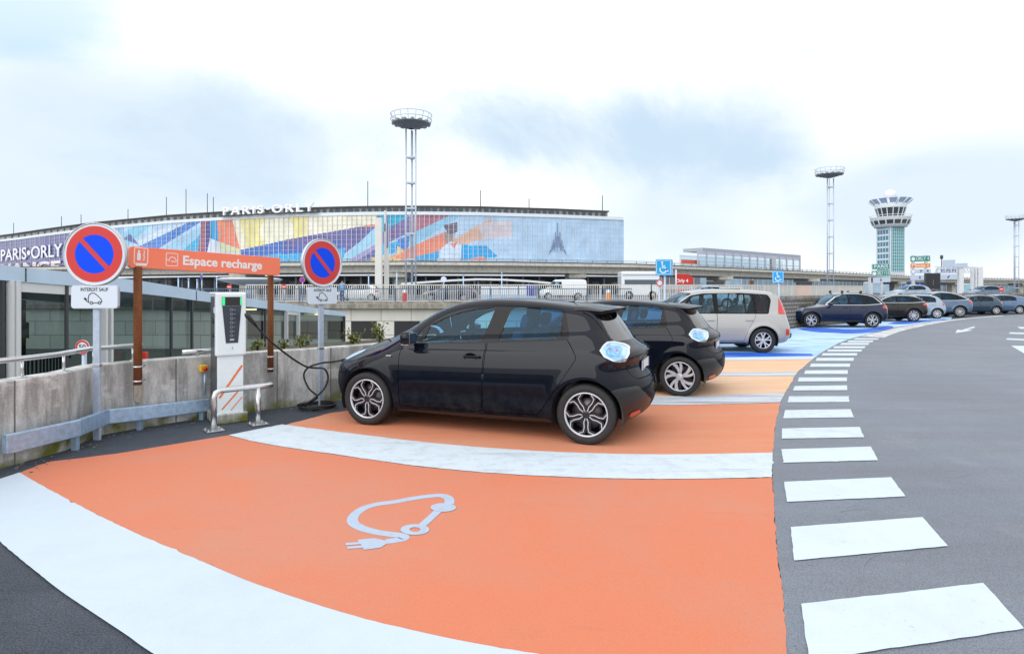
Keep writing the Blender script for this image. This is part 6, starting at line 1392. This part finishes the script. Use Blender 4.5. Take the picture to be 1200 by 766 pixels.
b = MB(); b.tube([(0, 0, 0), (0, 0, Z_(321, 40.6) - .65)], .04, 8); b.build('post', POST, root); b = MB(); b.box((0, -.06, Z_(325, 40.6) - .65), (.14, .02, .34), bevel=.005); b.build('plate', mat('violet_plate', (.12, .08, .4), .5), root)
# thin poles before the terminal
for px, yt, d in ((209, 325, 58), (221, 327, 58), (231, 328, 58), (254, 325, 58), (389, 318, 62), (432, 322, 62), (465, 318, 62), (543, 322, 62), (588, 320, 66)):
    b = MB(); b.tube([(X_(px, d), d, .65), (X_(px, d), d, Z_(yt, d))], .06, 8); b.cyl((X_(px, d), d, Z_(yt, d)), .09, .12, 8); tag(b.build('thin_pole', GALV), 'thin grey pole standing on the upper road before the terminal', 'pole', 'thin poles on the upper road')
for px, d, lab in ((838, 78, 'black and orange kiosk block under the viaduct behind the people carrier'), (942, 92, 'black and orange kiosk block under the viaduct near the second disabled bay sign')):
    x = X_(px, d); root = thing('road_kiosk', lab, 'kiosk', (x, d, .65), 0, 'orange kiosks under the viaduct'); h = Z_(329.5, d) - .65
    b = MB(); b.box((0, 0, h - .35), (1.9, 1.2, .7), bevel=.03); b.build('dark_top', DGREY, root); b = MB(); b.box((0, 0, (h - .7) / 2), (2.0, 1.25, h - .7), bevel=.03); b.build('orange_base', mat('kiosk_orange', (.70, .17, .06), .5), root)
x = X_(881, 120); b = MB(); b.box((x, 120, Z_(331, 120)), (.8, .1, .8), bevel=.02); b.tube([(x, 120.1, .65), (x, 120.1, Z_(331, 120))], .06, 6); tag(b.build('orange_sign', ORG), 'small square orange sign before the pale glass hall', 'sign')
# hoarding stand with blue end
root = thing('bus_stop_hoarding', 'white bus stop hoarding with a dark blue end panel left of the white van', 'hoarding', (X_(595, 58), 58, .65))
for k in range(5):
    b = MB(); xx = X_(569 + 11 * k, 58); b.box((xx, 58, 1.55), (.84, .12, .85), bevel=.02); b.build('white_panel', SIGNW, root, True)
b = MB(); b.box((X_(623, 58), 58, 1.55), (1.1, .14, 1.0), bevel=.02); b.build('blue_panel', mat('hoarding_blue', (.04, .06, .35), .5), root, True)
b = MB(); b.box((X_(596, 58), 58, .85), (5.3, .06, .5)); b.build('base_rail', GALV, root, True)

# ---- vehicles on the upper road
def on_road(base, name, cat, label, paint, px, d, sc, z=.65, rz=0, **kw):
    sp_ = dict(base); sp_.update(dict(name=name, cat=cat, label=label, paint=paint, res=.055, loc=(X_(px, d) - sp_['wb'] / 2 * sc, d, z), rz=rz, scale=sc, wheel='multi')); sp_.update(kw); return build_car(sp_)[0]
DKB = paint_mat('dark_blue_saloon_paint', (.02, .035, .08), .3, .28, dirt_amt=.1)
on_road(hatch(2.7, 1.44, .45), 'dark_saloon', 'car', 'dark blue saloon driving behind the pale fence left of the bus stop hoarding', DKB, 525, 50.5, 1.)
on_road(hatch(2.6, 1.47), 'white_hatchback', 'car', 'white hatchback behind the railing just right of the turned no parking sign', WHITEP, 420, 51.5, 1.)
on_road(hatch(2.6, 1.47), 'silver_hatchback', 'car', 'pale silver car roof showing behind the people carrier', PALE, 823, 35, .9, z=.55)
on_road(hatch(2.6, 1.47), 'silver_hatchback', 'car', 'pale car roof above the brown crossover, behind the stone wall', PALE, 1064, 57, 1., z=.65)
on_road(hatch(2.6, 1.47), 'silver_hatchback', 'car', 'pale car roof right of the gantry portal, behind the coupe SUV', STEEL, 1152, 66, 1., z=.65)
van = dict(sil=[(-.80, .3), (-.95, .45), (-.97, .75), (-.85, .95), (-.45, 1.12), (-.05, 1.22), (.35, 1.75), (.62, 2.02), (1.0, 2.12), (3.6, 2.13), (4.0, 2.08), (4.08, 1.7), (4.1, .8), (4.05, .45), (3.9, .32), (1.5, .28)], wb=3.1, rw=.34, ra=.40, wm=1.0, belt=(1.25, 0), lean=.14, wb_in=.03, fs=.25, rs=.03, k=.12,
    windows=[([(.45, 1.25), (.80, 1.80), (1.35, 1.82), (1.36, 1.22)], 'a')], dlo=[(.3, 1.22), (.72, 1.86), (1.4, 1.86), (1.41, 1.18)], front_glass=[(-.8, 1.26), (-.7, 1.92), (.7, 1.92), (.8, 1.26)], rear_glass=[(-.6, 1.2), (-.55, 1.8), (.55, 1.8), (.6, 1.2)],
    lamps=[('tail_lamp', [(3.98, .8), (3.98, 1.4), (4.15, 1.4), (4.15, .8)], REDL, .004), ('headlamp', [(-.9, .8), (-.8, 1.0), (-.3, 1.1), (-.5, .85)], CLEARL, .004)], sides=[('sill_moulding', [(.45, .3), (.45, .42), (2.6, .42), (2.6, .3)], BLK, .004)],
    doors=[('front_door', [(.42, .43), (.40, 1.3), (1.43, 1.3), (1.43, .43)]), ('sliding_door', [(1.46, .43), (1.46, 1.95), (2.6, 1.95), (2.6, .43)])], handles={'front_door': [(1.3, 1.05)]}, mirror=(.42, .98, 1.3), cabin=(.3, 1.8), seats=[(1.2, -.45), (1.2, .45)], seat_z=.7, plate_z=.65)
on_road(van, 'delivery_van', 'van', 'white delivery van driving behind the pale fence above the roof of the plugged-in car', WHITEP, 659, 62, .98)
x, y = X_(748, 62), 62
root = thing('airport_bus', 'white bus with dark window band behind the fence left of the first disabled bay sign', 'bus', (x, y, .65))
b = MB(); b.box((0, 0, 1.62), (3.9, 2.4, 2.5), bevel=.15); b.build('body', WHITEP, root)
b = MB(); b.box((.1, -1.2, 1.75), (3.5, .03, .55), bevel=.01); b.build('side_window', mat('bus_glass', (.08, .11, .14), .1), root)
b = MB(); b.box((0, -1.21, 2.5), (3.7, .03, .12)); b.build('side_stripe', mat('bus_grey', (.35, .38, .42), .5), root)
for sx in (-1.2, 1.2):
    b = MB(); b.lathe([(.18, -.1), (.42, -.1), (.45, -.05), (.45, .1), (.18, .1)], (sx, -1.12, .45), 24, 'y', True); b.build('wheel', RUB, root)
# ---- walker in blue by the railing
def person(name, label, loc, h, shirt, trousers, rz=0.):
    k = h / 1.75; me = bpy.data.meshes.new('body')
    J = [((0, 0, .95), .13), ((0, 0, 1.2), .13), ((0, 0, 1.42), .12), ((0, 0, 1.52), .055), ((0, -.01, 1.64), .10), ((.09, 0, .88), .09), ((.10, -.03, .5), .062), ((.10, .03, .08), .042), ((.10, -.12, .04), .04), ((-.09, 0, .88), .09), ((-.10, .05, .5), .062), ((-.10, .10, .08), .042), ((-.10, -.05, .04), .04), ((.19, 0, 1.40), .055), ((.24, .02, 1.12), .043), ((.23, -.06, .88), .032), ((.23, -.09, .80), .03), ((-.19, 0, 1.40), .055), ((-.24, .02, 1.12), .043), ((-.23, -.06, .88), .032), ((-.23, -.09, .80), .03)]
    E_ = [(0, 1), (1, 2), (2, 3), (3, 4), (0, 5), (5, 6), (6, 7), (7, 8), (0, 9), (9, 10), (10, 11), (11, 12), (2, 13), (13, 14), (14, 15), (15, 16), (2, 17), (17, 18), (18, 19), (19, 20)]
    me.from_pydata([tuple(c * k for c in j[0]) for j in J], E_, []); o = bpy.data.objects.new('person', me); COL.objects.link(o); o.modifiers.new('skin', 'SKIN'); o.modifiers.new('sub', 'SUBSURF').levels = 2
    lay = me.skin_vertices[0].data
    for v, j in zip(lay, J): v.radius = (j[1] * k, j[1] * k)
    lay[0].use_root = True; dg = bpy.context.evaluated_depsgraph_get(); nm = bpy.data.meshes.new_from_object(o.evaluated_get(dg)); bpy.data.objects.remove(o)
    o = link('person', nm, [shirt, trousers, mat('skin_tone', (.35, .2, .14), .6), mat('dark_hair', (.03, .02, .015), .7)]); o.location = loc; o.rotation_euler = (0, 0, rz)
    for p in nm.polygons:
        z = p.center.z / k; p.use_smooth = True; p.material_index = 1 if z < .95 and abs(p.center.x) < .17 * k else (0 if z < 1.47 else (3 if z > 1.68 or p.center.y > .04 * k else 2))
    return tag(o, label, 'person')
person('person', 'person in pale blue walking behind the railing right of the turned sign', (X_(401, 43), 43, .65), 1.72, mat('pale_blue_coat', (.25, .38, .58), .8), mat('blue_trousers', (.08, .12, .25), .8))
def marker(px, d, lab, c1, c2, c3):
    root = thing('road_beacon', lab, 'beacon', (X_(px, d), d, .65)); b = MB(); b.lathe([(.001, 0), (.28, 0), (.28, .06), (.17, .10), (.15, .75), (.001, .76)], n=18); b.build('base', c1, root)
    b = MB(); b.lathe([(.155, .35), (.155, .55)], n=18); b.build('band', c2, root); b = MB(); b.lathe([(.15, .76), (.14, .95), (.001, 1.0)], n=18); b.build('top', c3, root)
marker(474, 44.5, 'red road beacon with a white head behind the railing beside the mast foot', TR, SIGNW, SIGNW); marker(713, 44, 'orange road beacon with a blue band left of the white bus', ORG, BLU, SIGNW)
# ================================================================ sky, sun, camera
w = bpy.data.worlds.new('World'); SC.world = w; w.use_nodes = True; N, L = w.node_tree.nodes, w.node_tree.links; bg = N['Background']
SUN_EL, SUN_AZ = 38., -140.     # azimuth measured from +Y towards +X
sky = N.new('ShaderNodeTexSky'); sky.sky_type = 'NISHITA'; sky.sun_disc = False; sky.sun_elevation = R(SUN_EL); sky.sun_rotation = R(SUN_AZ); sky.air_density = 1.; sky.dust_density = 1.; sky.ozone_density = 1.5
tc = N.new('ShaderNodeTexCoord'); sp_ = N.new('ShaderNodeSeparateXYZ'); L.new(tc.outputs['Generated'], sp_.inputs[0])
mz = N.new('ShaderNodeMath'); mz.operation = 'ADD'; mz.inputs[1].default_value = .55; L.new(sp_.outputs['Z'], mz.inputs[0])
mm = N.new('ShaderNodeMath'); mm.operation = 'MAXIMUM'; mm.inputs[1].default_value = .06; L.new(mz.outputs[0], mm.inputs[0])
dx = N.new('ShaderNodeMath'); dx.operation = 'DIVIDE'; L.new(sp_.outputs['X'], dx.inputs[0]); L.new(mm.outputs[0], dx.inputs[1])
dy = N.new('ShaderNodeMath'); dy.operation = 'DIVIDE'; L.new(sp_.outputs['Y'], dy.inputs[0]); L.new(mm.outputs[0], dy.inputs[1])
cv = N.new('ShaderNodeCombineXYZ'); L.new(dx.outputs[0], cv.inputs[0]); L.new(dy.outputs[0], cv.inputs[1])
def noise(scale, loc, det=8, rough=.6, dist=.4):
    mp = N.new('ShaderNodeMapping'); mp.inputs['Location'].default_value = loc; L.new(cv.outputs[0], mp.inputs['Vector'])
    n = N.new('ShaderNodeTexNoise'); n.inputs['Scale'].default_value = scale; n.inputs['Detail'].default_value = det; n.inputs['Roughness'].default_value = rough; n.inputs['Distortion'].default_value = dist
    L.new(mp.outputs[0], n.inputs['Vector']); return n
def ramp(src, lo, hi):
    r = N.new('ShaderNodeMapRange'); r.interpolation_type = 'SMOOTHSTEP'; r.inputs['From Min'].default_value = lo; r.inputs['From Max'].default_value = hi; L.new(src, r.inputs['Value']); return r
def mix(fac, a, b):
    x = N.new('ShaderNodeMixRGB'); L.new(fac, x.inputs['Fac'])
    for s, v in (('Color1', a), ('Color2', b)):
        if isinstance(v, tuple): x.inputs[s].default_value = (*v, 1)
        else: L.new(v, x.inputs[s])
    return x.outputs[0]
BGS = .1
SO = globals().get('SKY_OFF', (4.74, 7.2))
bright = tuple(c / BGS for c in (1.16, 1.18, 1.20)); shade = tuple(c / BGS for c in (.58, .73, .88)); haze_ = tuple(c / BGS for c in (.73, .84, .95))
n1 = noise(1.5, (SO[0], SO[1], 0), 12, .62, .35); n3 = noise(.7, (SO[0] + 4, SO[1] + 9, 0), 4, .5, .2); n2 = noise(1.1, (7.1, 3.3, 0), 8, .58)
def cloud_mass(px, py, rx, rz, amt):
    """a cloud bank in a fixed direction of the sky"""
    c = Vector(((px - MID) / FOC, 1, -(py - HOR) / FOC)).normalized()
    su = N.new('ShaderNodeVectorMath'); su.operation = 'SUBTRACT'; su.inputs[1].default_value = c; L.new(tc.outputs['Generated'], su.inputs[0])
    sc = N.new('ShaderNodeVectorMath'); sc.operation = 'MULTIPLY'; sc.inputs[1].default_value = (1 / rx, 1 / rx, 1 / rz); L.new(su.outputs[0], sc.inputs[0])
    ln = N.new('ShaderNodeVectorMath'); ln.operation = 'LENGTH'; L.new(sc.outputs[0], ln.inputs[0])
    r = ramp(ln.outputs['Value'], 1, 0); m = N.new('ShaderNodeMath'); m.operation = 'MULTIPLY'; m.inputs[1].default_value = amt; L.new(r.outputs[0], m.inputs[0]); return m.outputs[0]
def addv(*v):
    p = v[0]
    for q in v[1:]:
        m = N.new('ShaderNodeMath'); m.operation = 'ADD'; L.new(p, m.inputs[0]); L.new(q, m.inputs[1]); p = m.outputs[0]
    return p
cl = mix(ramp(addv(n3.outputs['Fac'], cloud_mass(170, 180, .62, .26, .28), cloud_mass(1120, 240, .3, .14, .16)), .50, .76).outputs[0], bright, haze_)
cl = mix(ramp(addv(n1.outputs['Fac'], cloud_mass(620, 140, .30, .15, .20), cloud_mass(800, 165, .30, .12, .24), cloud_mass(900, 190, .12, .05, .1), cloud_mass(1090, 190, .10, .04, .14), cloud_mass(230, 190, .6, .2, .12), cloud_mass(500, 30, .16, .06, .08)), .56, .88).outputs[0], cl, shade)
holes = ramp(addv(n2.outputs['Fac'], cloud_mass(20, 15, .22, .14, .26)), .62, .80)
hx = N.new('ShaderNodeMath'); hx.operation = 'MULTIPLY'; hx.inputs[1].default_value = .55; L.new(holes.outputs[0], hx.inputs[0])
tint = N.new('ShaderNodeMixRGB'); tint.inputs['Fac'].default_value = .6; tint.inputs['Color2'].default_value = (5.5, 9.2, 11.5, 1); L.new(sky.outputs[0], tint.inputs['Color1'])
zen = mix(hx.outputs[0], cl, tint.outputs[0])
L.new(zen, bg.inputs['Color']); bg.inputs['Strength'].default_value = BGS
sd = bpy.data.lights.new('sun', 'SUN'); sd.energy = 1.5; sd.angle = R(65); sd.color = (1., .97, .94); so = bpy.data.objects.new('sun', sd); COL.objects.link(so)
v = Vector((math.sin(R(SUN_AZ)) * math.cos(R(SUN_EL)), math.cos(R(SUN_AZ)) * math.cos(R(SUN_EL)), math.sin(R(SUN_EL)))); so.rotation_euler = v.to_track_quat('Z', 'Y').to_euler(); so.location = v * 100
c = bpy.data.cameras.new('camera'); c.sensor_width = 36; c.lens = 36 * FOC / 1200; c.shift_y = (HOR - 383) / 1200; c.clip_end = 6000; c.clip_start = .05
o = bpy.data.objects.new('camera', c); COL.objects.link(o); o.location = (0, 0, EYE); o.rotation_euler = (PI / 2, 0, 0); SC.camera = o
SC.view_settings.view_transform = 'Standard'; SC.view_settings.look = 'None'; SC.view_settings.exposure = 0.12; SC.view_settings.gamma = 1
SC.render.engine = 'CYCLES'; SC.cycles.max_bounces = 8; SC.cycles.transparent_max_bounces = 16; SC.cycles.use_denoising = True
